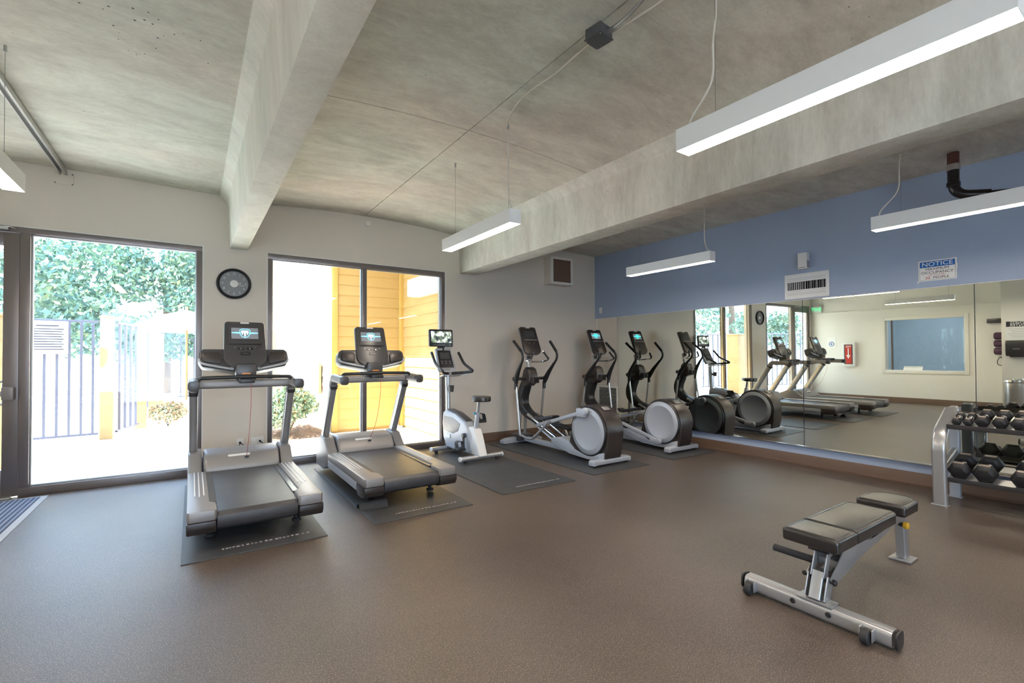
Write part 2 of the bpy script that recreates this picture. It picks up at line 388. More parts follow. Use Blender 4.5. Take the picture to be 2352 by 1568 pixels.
# ------------------------------------------------------------------ windows and door in the back wall
def frame_bar(mb, x0, x1, z0, z1, y0=BW - .004, y1=BW + .11): mb.box(x0, x1, y0, y1, z0, z1)
w1 = MB().box(-2.34, .09, BW - .004, BW + .11, 2.575, 2.63).box(.035, .09, BW - .004, BW + .11, 0, 2.575).box(-1.40, .035, BW - .004, BW + .11, -.0, .085).box(-1.40, -1.325, BW - .004, BW + .11, .085, 2.575)
win1 = structure('window_1', w1, M_FRAME, .003)
MB().box(-1.325, .035, BW + .05, BW + .056, .085, 2.575).build('pane', M_GLASS, win1)
g1 = MB()
for a in ((-1.325, .035, .085, .10), (-1.325, .035, 2.56, 2.575), (-1.325, -1.312, .1, 2.56), (.022, .035, .1, 2.56)): g1.box(a[0], a[1], BW + .03, BW + .075, a[2], a[3])
g1.build('glazing_bead', M_SILVER, win1, .002, 1)
w2 = MB().box(.765, 3.17, BW - .004, BW + .11, 2.57, 2.635).box(.765, 3.17, BW - .004, BW + .11, 0, .075).box(.765, .815, BW - .004, BW + .11, .075, 2.57).box(3.11, 3.17, BW - .004, BW + .11, .075, 2.57).box(1.925, 1.985, BW - .004, BW + .11, .075, 2.57)
win2 = structure('window_2', w2, M_FRAME, .003)
MB().box(.815, 1.925, BW + .05, BW + .056, .075, 2.57).build('pane', M_GLASS, win2)
MB().box(1.985, 3.11, BW + .05, BW + .056, .075, 2.57).build('pane', M_GLASS, win2)
g2 = MB()
for xa, xb in ((.815, 1.925), (1.985, 3.11)):
    for a in ((xa, xb, .075, .088), (xa, xb, 2.557, 2.57), (xa, xa + .012, .088, 2.557), (xb - .012, xb, .088, 2.557)): g2.box(a[0], a[1], BW + .03, BW + .075, a[2], a[3])
g2.build('glazing_bead', M_SILVER, win2, .002, 1)
# white reveal line around the openings
tr = MB().box(-2.34, .105, BW - .006, BW, 2.63, 2.64).box(.09, .10, BW - .006, BW, 0, 2.63).box(.755, .765, BW - .006, BW, 0, 2.645).box(.755, 3.185, BW - .006, BW, 2.635, 2.645).box(3.17, 3.185, BW - .006, BW, 0, 2.635)
structure('trim_3', tr, M_WHITE)
# glazed door leaf
dr = MB().box(-1.515, -1.405, BW + .01, BW + .055, .01, 2.57).box(-2.335, -2.235, BW + .01, BW + .055, .01, 2.57).box(-2.235, -1.515, BW + .01, BW + .055, 2.44, 2.57).box(-2.235, -1.515, BW + .01, BW + .055, .01, .27)
door = structure('door_1', dr, M_FRAME, .003)
MB().box(-2.235, -1.515, BW + .03, BW + .036, .27, 2.44).build('pane', M_GLASS, door)
MB().box(-2.33, -1.42, BW - .075, BW - .05, .985, 1.035).box(-1.50, -1.42, BW - .085, BW + .01, .95, 1.07).box(-2.33, -2.25, BW - .085, BW + .01, .95, 1.07).build('push_bar', mat('grey_door_hardware', (.22, .20, .20), .4, metal=.4), door, .006)
MB().tube(fillet([(-1.53, BW + .055, 1.12), (-1.53, BW + .11, 1.12), (-1.53, BW + .11, .9), (-1.53, BW + .055, .9)], .03), .012).build('pull_handle', M_GALV, door)
MB().box(-1.75, -1.47, BW - .06, BW - .004, 2.585, 2.625).tube([(-1.6, BW - .03, 2.60), (-1.45, BW - .1, 2.61), (-1.42, BW - .01, 2.60)], .008).build('door_closer', M_GALV, door, .006)
MB().box(-2.33, -1.44, BW - .06, BW + .1, 0, .016).build('threshold', M_GALV, door, .004)

# ------------------------------------------------------------------ mirrors on the right wall
mir_y = [(5.886, 4.358), (4.354, 2.822), (2.816, 1.266), (1.262, -.28), (-.284, -1.82)]
mirr = thing('wall_mirror', 'frameless gym mirror in tall sheets covering the right wall below the blue band', 'mirror', (MX, 2.0, 0))
TA, TB = R(0.50), R(0.0)
for ya, yb in mir_y:
    yc, h = (ya + yb) / 2, (ya - yb) / 2
    mb = MB().box(0, .006, -h + .001, h - .001, -.91, .905)
    o = mb.build('mirror_panel', M_MIRROR, mirr, 0)
    o.location = (0, yc - 2.0, 1.142); o.rotation_euler = (0, -TA, TB)
MB().box(-.006, .02, -3.82, 3.886, .226, .238).build('bottom_channel', M_CHROME, mirr)
MB().box(-.003, .012, -3.82, 3.886, 2.047, 2.053).build('top_edge', M_WHITE, mirr)

# ------------------------------------------------------------------ closet door and louvred grille beside the mirror
cd = MB().box(RW - .012, RW, 5.90, 5.915, .13, 2.05).box(RW - .012, RW, 5.915, 6.44, .83, .842).box(RW - .012, RW, 6.44, 6.455, .13, 2.05)
structure('trim_4', cd, M_WHITEWALL, .002)
gr = thing('louvre_grille', 'pale louvred air grille low on the right wall beside the mirror', 'vent', (RW, 6.17, .47))
MB().box(-.02, 0, -.25, -.22, -.34, .34).box(-.02, 0, .22, .25, -.34, .34).box(-.02, 0, -.22, .22, .31, .34).box(-.02, 0, -.22, .22, -.34, -.31).build('frame', M_WHITEWALL, gr, .002)
MB().box(-.001, .001, -.22, .22, -.31, .31).build('back_plate', M_BLACKHOLE, gr)
ml = MB().box(-.012, .012, -.22, .22, -.001, .001, Matrix.Rotation(R(35), 4, 'Y')).mesh('louvre_slat'); ml.materials.append(M_WHITEWALL)
for k in range(24): link('louvre_slat', ml, gr, (-.010, 0, -.30 + k * .0261))

# ------------------------------------------------------------------ linear ceiling lamps
LX = (-.945, 2.115, 4.80)
lamp0 = None
def lamp(x, y0, label, cable):
    global lamp0
    if lamp0 is None:
        t = thing('linear_pendant', label, 'lamp', (x, y0, 2.413), 0, 'linear pendant lamps')
        MB().box(-.053, -.050, 0, 1.22, 0, .112).box(.050, .053, 0, 1.22, 0, .112).box(-.05, .05, 0, 1.22, .109, .112).box(-.05, .05, 0, .003, 0, .109).box(-.05, .05, 1.217, 1.22, 0, .109).build('housing', M_FIX, t, .001, 1)
        MB().box(-.0495, .0495, .0035, 1.2165, .002, .005).build('diffuser', M_DIFF, t)
        for yy in (.10, 1.03):
            wv = MB().tube([(0, yy, .112), (0, yy, ZC - 2.413)], .0012, 6).build('suspension_wire', M_WIRE, t)
            MB().cyl((0, yy, ZC - 2.413 - .02), .008, .04, 'z', 10).build('ceiling_anchor', M_GALV, wv)
            MB().cyl((0, yy, .118), .006, .012, 'z', 8).build('wire_fitting', M_GALV, wv)
        lamp0 = t
    else:
        t = copy_tree(lamp0, None, label=label); t.location = (x, y0, 2.413)
        for ch in list(t.children):
            if ch.name.startswith('power_cord'): bpy.data.objects.remove(ch)
    if cable == 'near':
        pts = [(0, .04, .11), (.0, .08, .18), (0, .10, .27), (.004, .102, .5), (0, .10, ZC - 2.413)]
    elif cable == 'far':
        pts = [(.0, 1.18, .11), (0, 1.16, .17), (0, 1.05, .30), (-.01, 1.035, .48), (.01, 1.03, .65), (0, 1.03, ZC - 2.413)]
    else: return t
    MB().tube(smooth_path(pts, 6), .0055, 8).build('power_cord', M_CORD, t); return t
lamp(LX[1], 3.07, 'far linear pendant lamp in the middle bay, left of the large concrete beam', 'near')
lamp(LX[1], .31, 'large near linear pendant lamp at the upper edge of the view', 'far')
lamp(LX[2], 3.09, 'small far linear pendant lamp in front of the blue wall corner', 'near')
lamp(LX[2], .37, 'linear pendant lamp below the black drain pipe on the blue wall', 'far')
lamp(LX[0], 3.02, 'linear pendant lamp over the glass door, cut by the photo edge', None)
lamp(LX[0], .31, 'linear pendant lamp of the door row, nearer than the one over the door', None)
for k, x in enumerate(LX): lamp(x, -2.45, 'added linear pendant lamp behind the camera in the %s row' % ('door', 'middle', 'blue wall')[k], None)  # unseen row of lamps added for fill light

# ------------------------------------------------------------------ ceiling services
jb = thing('junction_box', 'dark grey square junction box hanging on the concrete ceiling', 'junction box', (1.93, 1.95, ZC), R(8))
MB().box(-.055, .055, -.055, .055, -.06, 0).build('body', M_BOXD, jb, .004)
MB().box(-.06, .06, -.06, .06, -.066, -.058).build('cover_plate', M_BOXD, jb, .003)
for sx_, sy_ in ((-1, -1), (1, 1), (-1, 1), (1, -1)): MB().cyl((.05 * sx_, .05 * sy_, -.068), .005, .004, 'z', 8).build('screw', M_GALV, jb)
MB().cyl((.02, -.075, -.03), .015, .05, 'y', 12, .003).build('conduit_connector', M_GALV, jb)
cd = MB().tube(smooth_path([(1.955, 1.88, ZC - .03), (1.93, 1.72, ZC - .05), (1.90, 1.5, ZC - .03), (1.87, 1.2, ZC - .012), (1.9, .5, ZC - .012), (1.9, NW, ZC - .012)], 6), .010, 10)
tag(cd.build('metal_conduit', M_GALV), 'thin grey metal conduit leaving the ceiling junction box', 'conduit')
cd = MB().tube(smooth_path([(1.99, 1.91, ZC - .03), (2.02, 1.7, ZC - .02), (2.06, 1.45, ZC - .012), (2.12, 1.34, ZC - .008)], 6), .007, 10)
tag(cd.build('white_cable', M_CORD), 'white cable from the junction box towards the near lamp', 'cable')
cd = MB().tube(smooth_path([(1.94, 2.01, ZC - .03), (1.965, 2.2, ZC - .012), (1.985, 2.42, ZC - .008), (1.965, 2.62, ZC - .010), (1.985, 2.84, ZC - .008), (2.06, 3.1, ZC - .012), (2.115, 3.17, ZC - .008)], 6), .007, 10)
tag(cd.build('white_cable', M_CORD), 'white cable crossing the concrete ceiling to the far pendant lamp', 'cable')
ch = MB().box(-1.115, -1.10, NW, 6.44, ZC - .05, ZC).box(-1.07, -1.055, NW, 6.44, ZC - .05, ZC).box(-1.115, -1.055, NW, 6.44, ZC - .006, ZC)
tag(ch.build('steel_channel', M_GALV, None, .002, 1), 'weathered steel channel running along the ceiling above the door', 'channel')
bp_ = thing('blank_cover_plate', 'wall-coloured blank cover plate under the ceiling at the end of the steel channel', 'plate', (-1.09, BW, 3.17))
MB().box(-.075, .075, -.008, 0, -.06, .06).build('plate', M_WALL, bp_, .003)
for a, b_ in ((-.065, -.05), (.065, .05), (.065, -.05)): MB().cyl((a, -.01, b_), .006, .004, 'y', 8).build('screw', M_BOXD, bp_)
vb = thing('box_vent', 'wall-coloured box with brown filter high on the back wall right of the big beam', 'vent', (5.08, 6.29, 2.60))
MB().box(0, .49, .03, .21, 0, .47).build('body', M_WALL, vb, .004)
MB().box(0, .045, 0, .03, 0, .47).box(.445, .49, 0, .03, 0, .47).box(.045, .445, 0, .03, .43, .47).box(.045, .445, 0, .03, 0, .04).build('frame', M_WHITEWALL, vb, .004)
MB().box(.045, .445, .018, .029, .04, .43).build('filter', M_FILTER, vb)
dp = thing('ceiling_cap', 'small round pale cap on the back wall under the ceiling above the second window', 'cap', (2.0, BW, 3.19))
MB().cyl((0, -.012, 0), .04, .024, 'y', 20, .006).build('cap', M_WHITEWALL, dp)
pp = thing('drain_pipe', 'black drain pipe with brown collar coming out of the ceiling by the blue wall', 'pipe', (5.80, 1.30, 0))
MB().cyl((0, 0, 3.155), .043, .13, 'z', 20).build('collar', M_RUST, pp)
MB().cyl((0, 0, 3.085), .052, .055, 'z', 20, .004).cyl((.05, -.01, 3.10), .01, .05, 'x', 8).build('clamp', M_STEEL, pp)
MB().tube(fillet([(0, 0, 3.06), (0, 0, 2.83), (.10, -.22, 2.80)], .11, 8), .043, 16).build('elbow', M_PIPE, pp)
MB().cyl((0, 0, 2.93), .050, .04, 'z', 20, .004).build('hub_ring', M_PIPE, pp)
MB().tube([(.10, -.22, 2.80), (.30, -.55, 2.79), (.42, -2.6, 2.77)], .030, 14).build('branch_pipe', M_PIPE, pp)

# ------------------------------------------------------------------ on the blue wall
rv = thing('air_register', 'white air register with vertical blades set in the blue wall above the mirror', 'vent', (RW, 2.785, 2.225))
MB().box(-.012, 0, -.255, .255, .115, .155).box(-.012, 0, -.255, .255, -.155, -.115).box(-.012, 0, -.255, -.22, -.115, .115).box(-.012, 0, .22, .255, -.115, .115).build('frame', M_WHITE, rv, .003)
MB().box(-.009, 0, -.22, .22, .055, .115).box(-.009, 0, -.22, .22, -.115, -.045).build('face_plate', M_WHITE, rv)
for zz in (.095, .075, -.065, -.088, -.105): MB().box(-.0125, -.009, -.215, .215, zz, zz + .003).build('rib', M_INKG, rv)
MB().box(-.002, .001, -.22, .22, -.045, .055).build('duct_opening', M_BLACKHOLE, rv)
for k in range(20):
    o = MB().box(-.012, .0, -.001, .001, -.045, .055).build('blade', M_WHITE, rv, 0, loc=(-.001, .21 - k * .0221, .0)); o.rotation_euler = (0, 0, R(62 if k < 8 else (25 if k % 3 else -10)))
sp = thing('motion_sensor_box', 'small white and grey plastic box above the air register', 'sensor', (RW, 2.80, 2.525))
MB().box(-.075, 0, -.052, .052, -.10, .10).build('housing', M_WHITE, sp, .006)
MB().box(-.071, -.012, -.0535, -.051, -.085, .0).build('side_grille', M_INKG, sp, .001)
for k in range(5): MB().box(-.0765, -.074, -.035 + k * .017, -.025 + k * .017, -.088, -.080).build('slot', M_INK, sp)
th_ = thing('wall_plate', 'small white blank wall plate on the blue wall near the corner', 'plate', (RW, 6.345, 2.20))
MB().box(-.006, 0, -.035, .035, -.055, .055).build('plate', M_SIGNW, th_, .002); MB().box(-.009, -.005, -.022, .02, -.035, .035).build('insert', M_WHITEWALL, th_, .001)
sg = thing('notice_sign', 'white and blue occupancy notice sign on the blue wall above the mirror', 'sign', (RW - .002, 1.545, 2.228))
MB().box(-.004, 0, -.15, .15, -.105, .105).build('board', M_SIGNW, sg, .002)
MB().box(-.0052, -.004, -.137, .137, .035, .093).build('header_band', M_SIGNB, sg)
MB().box(-.0052, -.004, -.14, -.137, -.096, .096).box(-.0052, -.004, .137, .14, -.096, .096).box(-.0052, -.004, -.14, .14, .093, .096).box(-.0052, -.004, -.14, .14, -.096, -.093).build('border_line', M_INKG, sg)
def wt(s, y, z, size, mt, sx=1): return text(s, size, mt, sg, basis((-.0058, y, z), (0, -1, 0), (0, 0, 1)), sx=sx)
wt('NOTICE', 0, .064, .060, M_SIGNW, 1.12); wt('MAXIMUM', 0, .014, .036, M_INK, 1.1); wt('OCCUPANCY', 0, -.022, .037, M_INK, 1.1); wt('NOT TO EXCEED', 0, -.047, .015, M_INKR, 1.1)
wt('20', .075, -.075, .036, M_INKR, 1.15); wt('PEOPLE', -.03, -.075, .034, M_INK, 1.1)
MB().box(-.012, 0, -.157, -.143, -.01, .05).build('tape_corner', M_WHITE, sg, .002); MB().box(-.006, 0, .145, .16, -.12, -.1).build('tape_corner', M_WHITE, sg, .002)

# ------------------------------------------------------------------ clock
ck = thing('wall_clock', 'round black wall clock with grey dial between the two windows', 'clock', (.405, BW, 2.225))
rc = .182
MB().lathe([(rc - .005, 0), (rc, -.012), (rc - .004, -.038), (rc - .014, -.046), (rc - .030, -.036), (rc - .034, -.014), (rc - .034, 0)], (0, 0, 0), 'y', 48).build('rim', M_DARK, ck, 0, ang=60)
MB().cyl((0, -.012, 0), rc - .031, .008, 'y', 48).build('dial', M_CLOCKFACE, ck)
MB().cyl((0, -.017, 0), .042, .003, 'y', 32).build('centre_disc', M_CLOCKWHITE, ck)
for h in range(1, 13):
    a = R(90 - 30 * h); text(str(h), .040, M_CLOCKWHITE, ck, basis((.118 * math.cos(a), -.0175, .118 * math.sin(a)), (1, 0, 0), (0, 0, 1)), 'numeral', sx=.8)
for ang, L_, w_ in ((R(8), .075, .006), (R(-12), .105, .004)):
    MB().box(-.015, L_, -.001, .001, -w_ / 2, w_ / 2, Matrix.Translation((0, -.021, 0)) @ Matrix.Rotation(-ang, 4, 'Y')).build('hand', M_CLOCKWHITE, ck)
# outlets and plugs
def outlet(x, label, wide, plug):
    t = thing('power_outlet', label, 'outlet', (x, BW, .325)); w_ = .07 if wide else .036
    MB().box(-w_, w_, -.006, 0, -.058, .058).build('cover_plate', M_WHITE, t, .002)
    for k in ((-.025, .025) if wide else (0,)):
        for zz in (-.02, .02):
            MB().cyl((k, -.007, zz), .014, .003, 'y', 16).build('socket', M_SIGNW, t)
    if plug:
        px = .025 if wide else 0
        MB().cyl((px, -.02, 0.01), .013, .035, 'y', 12, .003).build('plug', M_DARK, t)
        MB().tube(smooth_path([(px, -.035, .01), (px + .03, -.06, -.02), (px + .06, -.09, -.12), (px + .05, -.1, -.30)], 6), .005, 8).build('plug_cord', M_DARK, t)
        if not wide: MB().tube(smooth_path([(0, -.035, .0), (-.02, -.05, -.05), (-.035, -.08, -.16), (-.03, -.1, -.31)], 6), .004, 8).build('plug_cord', M_DARK, t)
outlet(.475, 'single white power outlet with black cords low on the wall between the windows', False, True)
outlet(.66, 'double white power outlet with one black plug low on the wall between the windows', True, True)

# ------------------------------------------------------------------ machines: shared console
def frameM(o, tilt):
    """local frame: X right, Y up along the tilted panel, Z towards the user (-y)"""
    up = Vector((0, math.sin(tilt), math.cos(tilt))); return basis(o, (1, 0, 0), up)
def console(root, o, tilt, wd, ht, style, on=True):
    M = frameM(o, tilt)
    def outline(w_, h_, bot, n=6, off=0):
        p = []; bot = .135 if style == 't' else bot
        hw = w_ / 2 - off
        for k in range(n + 1):
            a = R(0 + 90 * k / n); p.append((hw * .96 - .03 + .03 * math.cos(a), h_ / 2 - off - .03 + .03 * math.sin(a)))
        for k in range(n + 1):
            a = R(90 + 90 * k / n); p.append((-hw * .96 + .03 + .03 * math.cos(a), h_ / 2 - off - .03 + .03 * math.sin(a)))
        rb = bot
        for k in range(n + 1):
            a = R(180 + 90 * k / n); p.append((-hw * 1.02 + rb + rb * math.cos(a), -h_ / 2 + off + rb * .8 + rb * .8 * math.sin(a)))
        for k in range(n + 1):
            a = R(270 + 90 * k / n); p.append((hw * 1.02 - rb + rb * math.cos(a), -h_ / 2 + off + rb * .8 + rb * .8 * math.sin(a)))
        return p
    c = MB().prism(outline(wd, ht, .10), 'z', -.05, 0, M).build('console', M_GREY if style == 't' else M_BROWN, root, .010)
    MB().prism(outline(wd + .006, ht + .006, .10), 'z', -.045, -.03, M).build('edge_band', M_SILVER, c, .003)
    sw, sh, scy = wd * .64, ht * .235, ht * .24
    MB().prism([(-sw / 2 - .02, scy - sh / 2 - .055), (sw / 2 + .02, scy - sh / 2 - .055), (sw / 2 + .016, scy + sh / 2 + .02), (-sw / 2 - .016, scy + sh / 2 + .02)], 'z', 0, .003, M).build('bezel', M_DARK if style != 't' else M_GREY, c, .001)
    MB().box(-sw / 2, sw / 2, scy - sh / 2, scy + sh / 2, .003, .0045, M).build('screen', M_SCREEN if on else M_SCREEN_OFF, c)
    MB().prism(rrect(.075, .014, .007), 'z', 0, .004, M @ Matrix.Translation((0, ht / 2 - .014, 0))).build('badge', M_WHITE, c)
    if on:
        e1 = M_CYAN if style == 't' else M_TEAL; e2 = M_PALE if style == 't' else M_TEAL
        em = MB(); yy = scy + .004
        for sg_ in (-1, 1): em = MB(); em.prism([(sg_ * sw * .16, yy + .007), (sg_ * sw * .49, yy + .0035), (sg_ * sw * .49, yy - .0035), (sg_ * sw * .16, yy - .007)], 'z', .0045, .006, M); em.build('screen_streak', e1, c)
        k_ = sh * .40
        sh_o = [(-.95 * k_, .75 * k_), (-.5 * k_, 1.0 * k_), (.5 * k_, 1.0 * k_), (.95 * k_, .75 * k_), (.95 * k_, -.1 * k_), (.6 * k_, -.75 * k_), (0, -1.05 * k_), (-.6 * k_, -.75 * k_), (-.95 * k_, -.1 * k_)]
        MB().tube([M @ Vector((p[0], p[1] + scy, .0055)) for p in sh_o], .0020 if style == 't' else .0016, 6, closed=True).build('screen_shield', e1, c)
        s2 = MB()
        s2.prism([(-.62 * k_, .62 * k_), (.62 * k_, .62 * k_), (.68 * k_, .30 * k_), (.5 * k_, -.35 * k_), (.28 * k_, .22 * k_), (-.28 * k_, .22 * k_), (-.5 * k_, -.35 * k_), (-.68 * k_, .30 * k_)], 'z', .0045, .006, M @ Matrix.Translation((0, scy, 0)))
        s2.prism([(-.15 * k_, .1 * k_), (.15 * k_, .1 * k_), (.1 * k_, -.75 * k_), (-.1 * k_, -.75 * k_)], 'z', .0045, .006, M @ Matrix.Translation((0, scy, 0)))
        s2.build('screen_mark', e2, c)
    ly = scy - sh / 2 - .05
    MB().box(-sw / 2 - .022, sw / 2 + .022, ly - .006, ly + .006, 0, .018, M).build('reading_ledge', M_WARM if style != 't' else M_GREY, c, .003)
    for k in (-1, 1):
        MB().prism(rrect(.055, .022, .006), 'z', 0, .003, M @ Matrix.Translation((k * .037, ly - .05, 0))).build('control_pad', M_DARK, c)
        MB().cyl((k * .037, ly - .052, .006), .006, .008, 'z', 10, 0, M).build('toggle', M_SILVER, c)
        MB().cyl((k * .085, ly - .038, .003), .004, .004, 'z', 10, 0, M).build('button', M_SILVER, c)
    MB().prism(rrect(.085, .034, .012), 'z', 0, .003, M @ Matrix.Translation((0, ly - .10, 0))).build('stop_pad', M_DARK, c)
    MB().prism(rrect(.055, .012, .005), 'z', .003, .006, M @ Matrix.Translation((0, ly - .10, 0))).build('stop_bar', M_GREY, c)
    return c

# ------------------------------------------------------------------ treadmill
def treadmill(label, loc):
    t = thing('treadmill', label, 'treadmill', loc, 0, 'treadmills facing the windows')
    MB().box(-.30, .30, .12, 1.95, .10, .17).box(-.36, .36, 1.45, 2.0, .06, .3).build('deck_frame', M_DARK, t, .01)
    bp = [(.06, .115), (.02, .14), (.005, .18), (.012, .225), (.04, .252), (1.40, .262), (1.40, .17), (.12, .115)]
    MB().prism(bp, 'x', -.265, .265).build('running_belt', M_BELT, t, .008)
    for s in (-1, 1):
        tp = [(.445, .03), (.43, .0), (.28, .0), (.265, .02), (.265, .20), (.305, .26), (.305, 1.36), (.445, 1.36)]
        rail = MB().prism([(s * a, b_) for a, b_ in tp], 'z', .20, .275).build('side_rail', M_WARM, t, .012)
        for k, xx in enumerate((.335, .365, .395)):
            e = .42 + .03 * abs(k - 1)
            MB().box(s * (xx - .004), s * (xx + .004), e, 1.33, .273, .280).build('grip_rib', M_GRIP, rail, .002, 1)
        MB().prism([(s * .262, .60 - .36), (s * .262, 1.36), (s * .305, 1.36), (s * .305, .24)], 'z', .235, .262).build('rail_edge', M_GREY, rail)
        MB().prism([(-.005, .20), (-.005, .155), (.02, .112), (.10, .094), (.22, .094), (.26, .14), (.26, .20)], 'x', s * .27, s * .447).build('rear_cap', M_BROWN, t, .012)
        MB().box(s * .38, s * .444, .26, 1.5, .125, .205).build('side_skirt', M_SILVER2, t, .010)
        # upright base shroud
        sb = [(1.34, .275), (1.42, .33), (1.52, .42), (1.70, .44), (1.86, .36), (1.93, .20), (1.93, .06), (1.60, .06), (1.34, .13)]
        MB().prism(sb, 'x', s * .335, s * .447).build('upright_base', M_WARM, t, .02, 3)
        sec = rrect(.070, .105, .018)
        MB().tube([(s * .405, 1.70, .36), (s * .405, 1.27, 1.05)], 1, sec=[(p[0], p[1]) for p in sec], up=(0, -1, 0)).build('upright', M_SILVER, t)
        MB().tube([(s * .405, 1.285, 1.015), (s * .405, 1.265, 1.045)], 1, sec=rrect(.078, .113, .02), up=(0, -1, 0)).build('upright_collar', M_GREY, t)
        hr = fillet([(s * .405, 1.28, 1.035), (s * .405, 1.23, 1.115), (s * .405, .83, 1.10)], .06, 6)
        MB().tube(hr, 1, sec=rrect(.080, .085, .025), up=(0, 0, 1)).build('handrail', M_WARM, t)
        MB().tube([(s * .405, .865, 1.1012), (s * .405, .80, 1.099)], 1, sec=rrect(.084, .089, .028), up=(0, 0, 1)).build('handrail_cap', M_GREY, t, .006)
        MB().cyl((s * .30, .30, .07), .018, .09, 'z', 14, .004).cyl((s * .30, .30, .013), .036, .026, 'z', 18, .006).build('levelling_foot', M_RUBBER, t)
        # accessory tray wing
        wg = [(s * .05, 1.18), (s * .12, 1.20), (s * .345, 1.245), (s * .375, 1.30), (s * .365, 1.385), (s * .335, 1.41), (s * .17, 1.41), (s * .135, 1.36), (s * .10, 1.27), (s * .05, 1.25)]
        Mw = Matrix.Translation((0, 1.25, 0)) @ Matrix.Rotation(R(-14), 4, 'X') @ Matrix.Translation((0, -1.25, 0))
        Mw = Matrix.Translation((0, 1.22, 1.18)) @ Matrix.Rotation(R(-16), 4, 'X') @ Matrix.Translation((0, -1.22, -1.18))
        wing = MB().prism(wg, 'y', 1.15, 1.30, Mw).build('accessory_tray', M_GREY, t, .018, 3)
        MB().prism([(s * .20, 1.26), (s * .335, 1.285), (s * .345, 1.34), (s * .33, 1.375), (s * .215, 1.375), (s * .19, 1.34)], 'y', 1.128, 1.152, Mw).build('cup_well', M_BROWN, wing, .01)
        MB().tube(smooth_path([Mw @ Vector(p) for p in ((s * .10, 1.145, 1.21), (s * .24, 1.125, 1.235), (s * .345, 1.14, 1.27), (s * .368, 1.15, 1.31))], 5), .010, 8).build('tray_lip', M_SILVER2, wing)
        MB().tube(smooth_path([Mw @ Vector(p) for p in ((s * .165, 1.15, 1.40), (s * .150, 1.146, 1.33), (s * .125, 1.146, 1.26), (s * .10, 1.15, 1.215))], 5), .010, 8).build('tray_highlight', M_SILVER2, wing)  # silver tube stands in for a curved highlight on the tray
    hd = [(1.36, .255), (1.375, .31), (1.44, .40), (1.52, .435), (1.70, .43), (1.92, .36), (2.03, .25), (2.05, .08), (1.5, .08)]
    hood = MB().prism(hd, 'x', -.325, .325).build('motor_hood', M_WARM, t, .035, 4)
    Mh = basis((-.03, 1.432, .384), (1, 0, 0), (0, .065, .085))
    MB().prism(rrect(.19, .022, .011), 'z', 0, .006, Mh).build('hood_badge', M_WHITE, hood, .002)
    text('FITNESS', .014, M_INKG, hood, Mh @ Matrix.Translation((0, 0, .0062)), sx=1.4) if False else None
    MB().tube([(-.37, 1.17, 1.095), (.37, 1.17, 1.095)], 1, sec=rrect(.06, .078, .02), up=(0, 0, 1)).build('cross_bar', M_WARM, t)
    MB().tube(fillet([(-.375, 1.02, 1.135), (-.36, 1.02, 1.158), (0, .99, 1.165), (.36, 1.02, 1.158), (.375, 1.02, 1.135)], .02, 4), .017, 12).build('front_handlebar', M_DARK, t)
    for s in (-1, 1): MB().tube([(s * .37, 1.02, 1.135), (s * .385, 1.15, 1.12)], .014, 10).build('handlebar_bracket', M_GREY, t)
    MB().box(-.06, .06, .985, 1.10, 1.105, 1.145).build('stop_housing', M_DARK, t, .008)
    MB().box(-.085, .085, 1.08, 1.24, 1.13, 1.28).build('console_neck', M_GREY, t, .02)
    MB().box(-.035, .035, 1.072, 1.085, 1.185, 1.197).build('stop_strip', M_ORANGE, t)
    console(t, (0, 1.215, 1.462), R(20), .35, .47, 't')
    MB().tube(smooth_path([(.03, 1.0, 1.12), (.032, 1.02, .9), (.03, 1.16, .6), (.03, 1.40, .37)], 4), .0022, 6).build('safety_lanyard', M_RED, t)
    MB().box(.015, .05, 1.385, 1.40, .36, .375).build('lanyard_clip', M_DARK, t, .003)
    MB().cyl((-.45, 1.05 - .55, .06), .03, .04, 'x', 16, .004).build('transport_wheel', M_RUBBER, t) if False else None
    return t
tm = treadmill('grey treadmill nearest the glass door, in front of the wall clock', (.415, 3.92, .012))
tm2 = copy_tree(tm, None, label='grey treadmill in front of the wide window, beside the exercise bike'); tm2.location = (1.685, 4.11, .012)

# ------------------------------------------------------------------ floor mats
def eq_mat(x0, x1, y0, y1, label, marks=True, curl=False):
    t = thing('equipment_mat', label, 'mat', ((x0 + x1) / 2, (y0 + y1) / 2, 0), 0, 'black rubber mats under the machines')
    w_, l_ = (x1 - x0) / 2, (y1 - y0) / 2
    MB().box(-w_, w_, -l_, l_, 0, .007).build('sheet', M_MAT, t, .002, 1)
    if marks: text('EQUIPMENT MAT', .035, M_INKG, t, basis((.05, -l_ + .16, .0074), (1, 0, 0), (0, 1, 0)), sx=1.3) if False else dashes(t, l_)
    if curl:
        cp = []
        for k in range(13): a = k / 12; cp.append((.0 + .14 * a, .006 + .06 * math.sin(a * math.pi) ** 1.5))
        pl = [(p[0], p[1]) for p in cp] + [(p[0], max(.0, p[1] - .006)) for p in reversed(cp)]
        MB().prism([(q[0] - 1.62 + .85, q[1]) for q in pl], 'x', -w_ - .002, -w_ + .25).build('buckled_edge', M_MAT, t)
    return t
def dashes(t, l_):
    mb = MB(); x = -.22; rnd = random.Random(3)
    while x < .34:
        w_ = rnd.uniform(.008, .022); mb.box(x, x + w_, -l_ + .13, -l_ + .145 + rnd.uniform(0, .012), .007, .0076); x += w_ + rnd.uniform(.006, .02)
    mb.build('worn_lettering', M_INKG, t)
eq_mat(-.058, .857, 3.76, 6.05, 'black rubber mat under the treadmill nearest the door')
eq_mat(1.222, 2.134, 3.79, 6.08, 'black rubber mat with buckled edge under the second treadmill', True, True)
eq_mat(2.52, 3.465, 3.885, 6.15, 'black rubber mat under the exercise bike')
eq_mat(3.78, 4.73, 3.93, 6.24, 'black rubber mat under the left elliptical trainer', False)
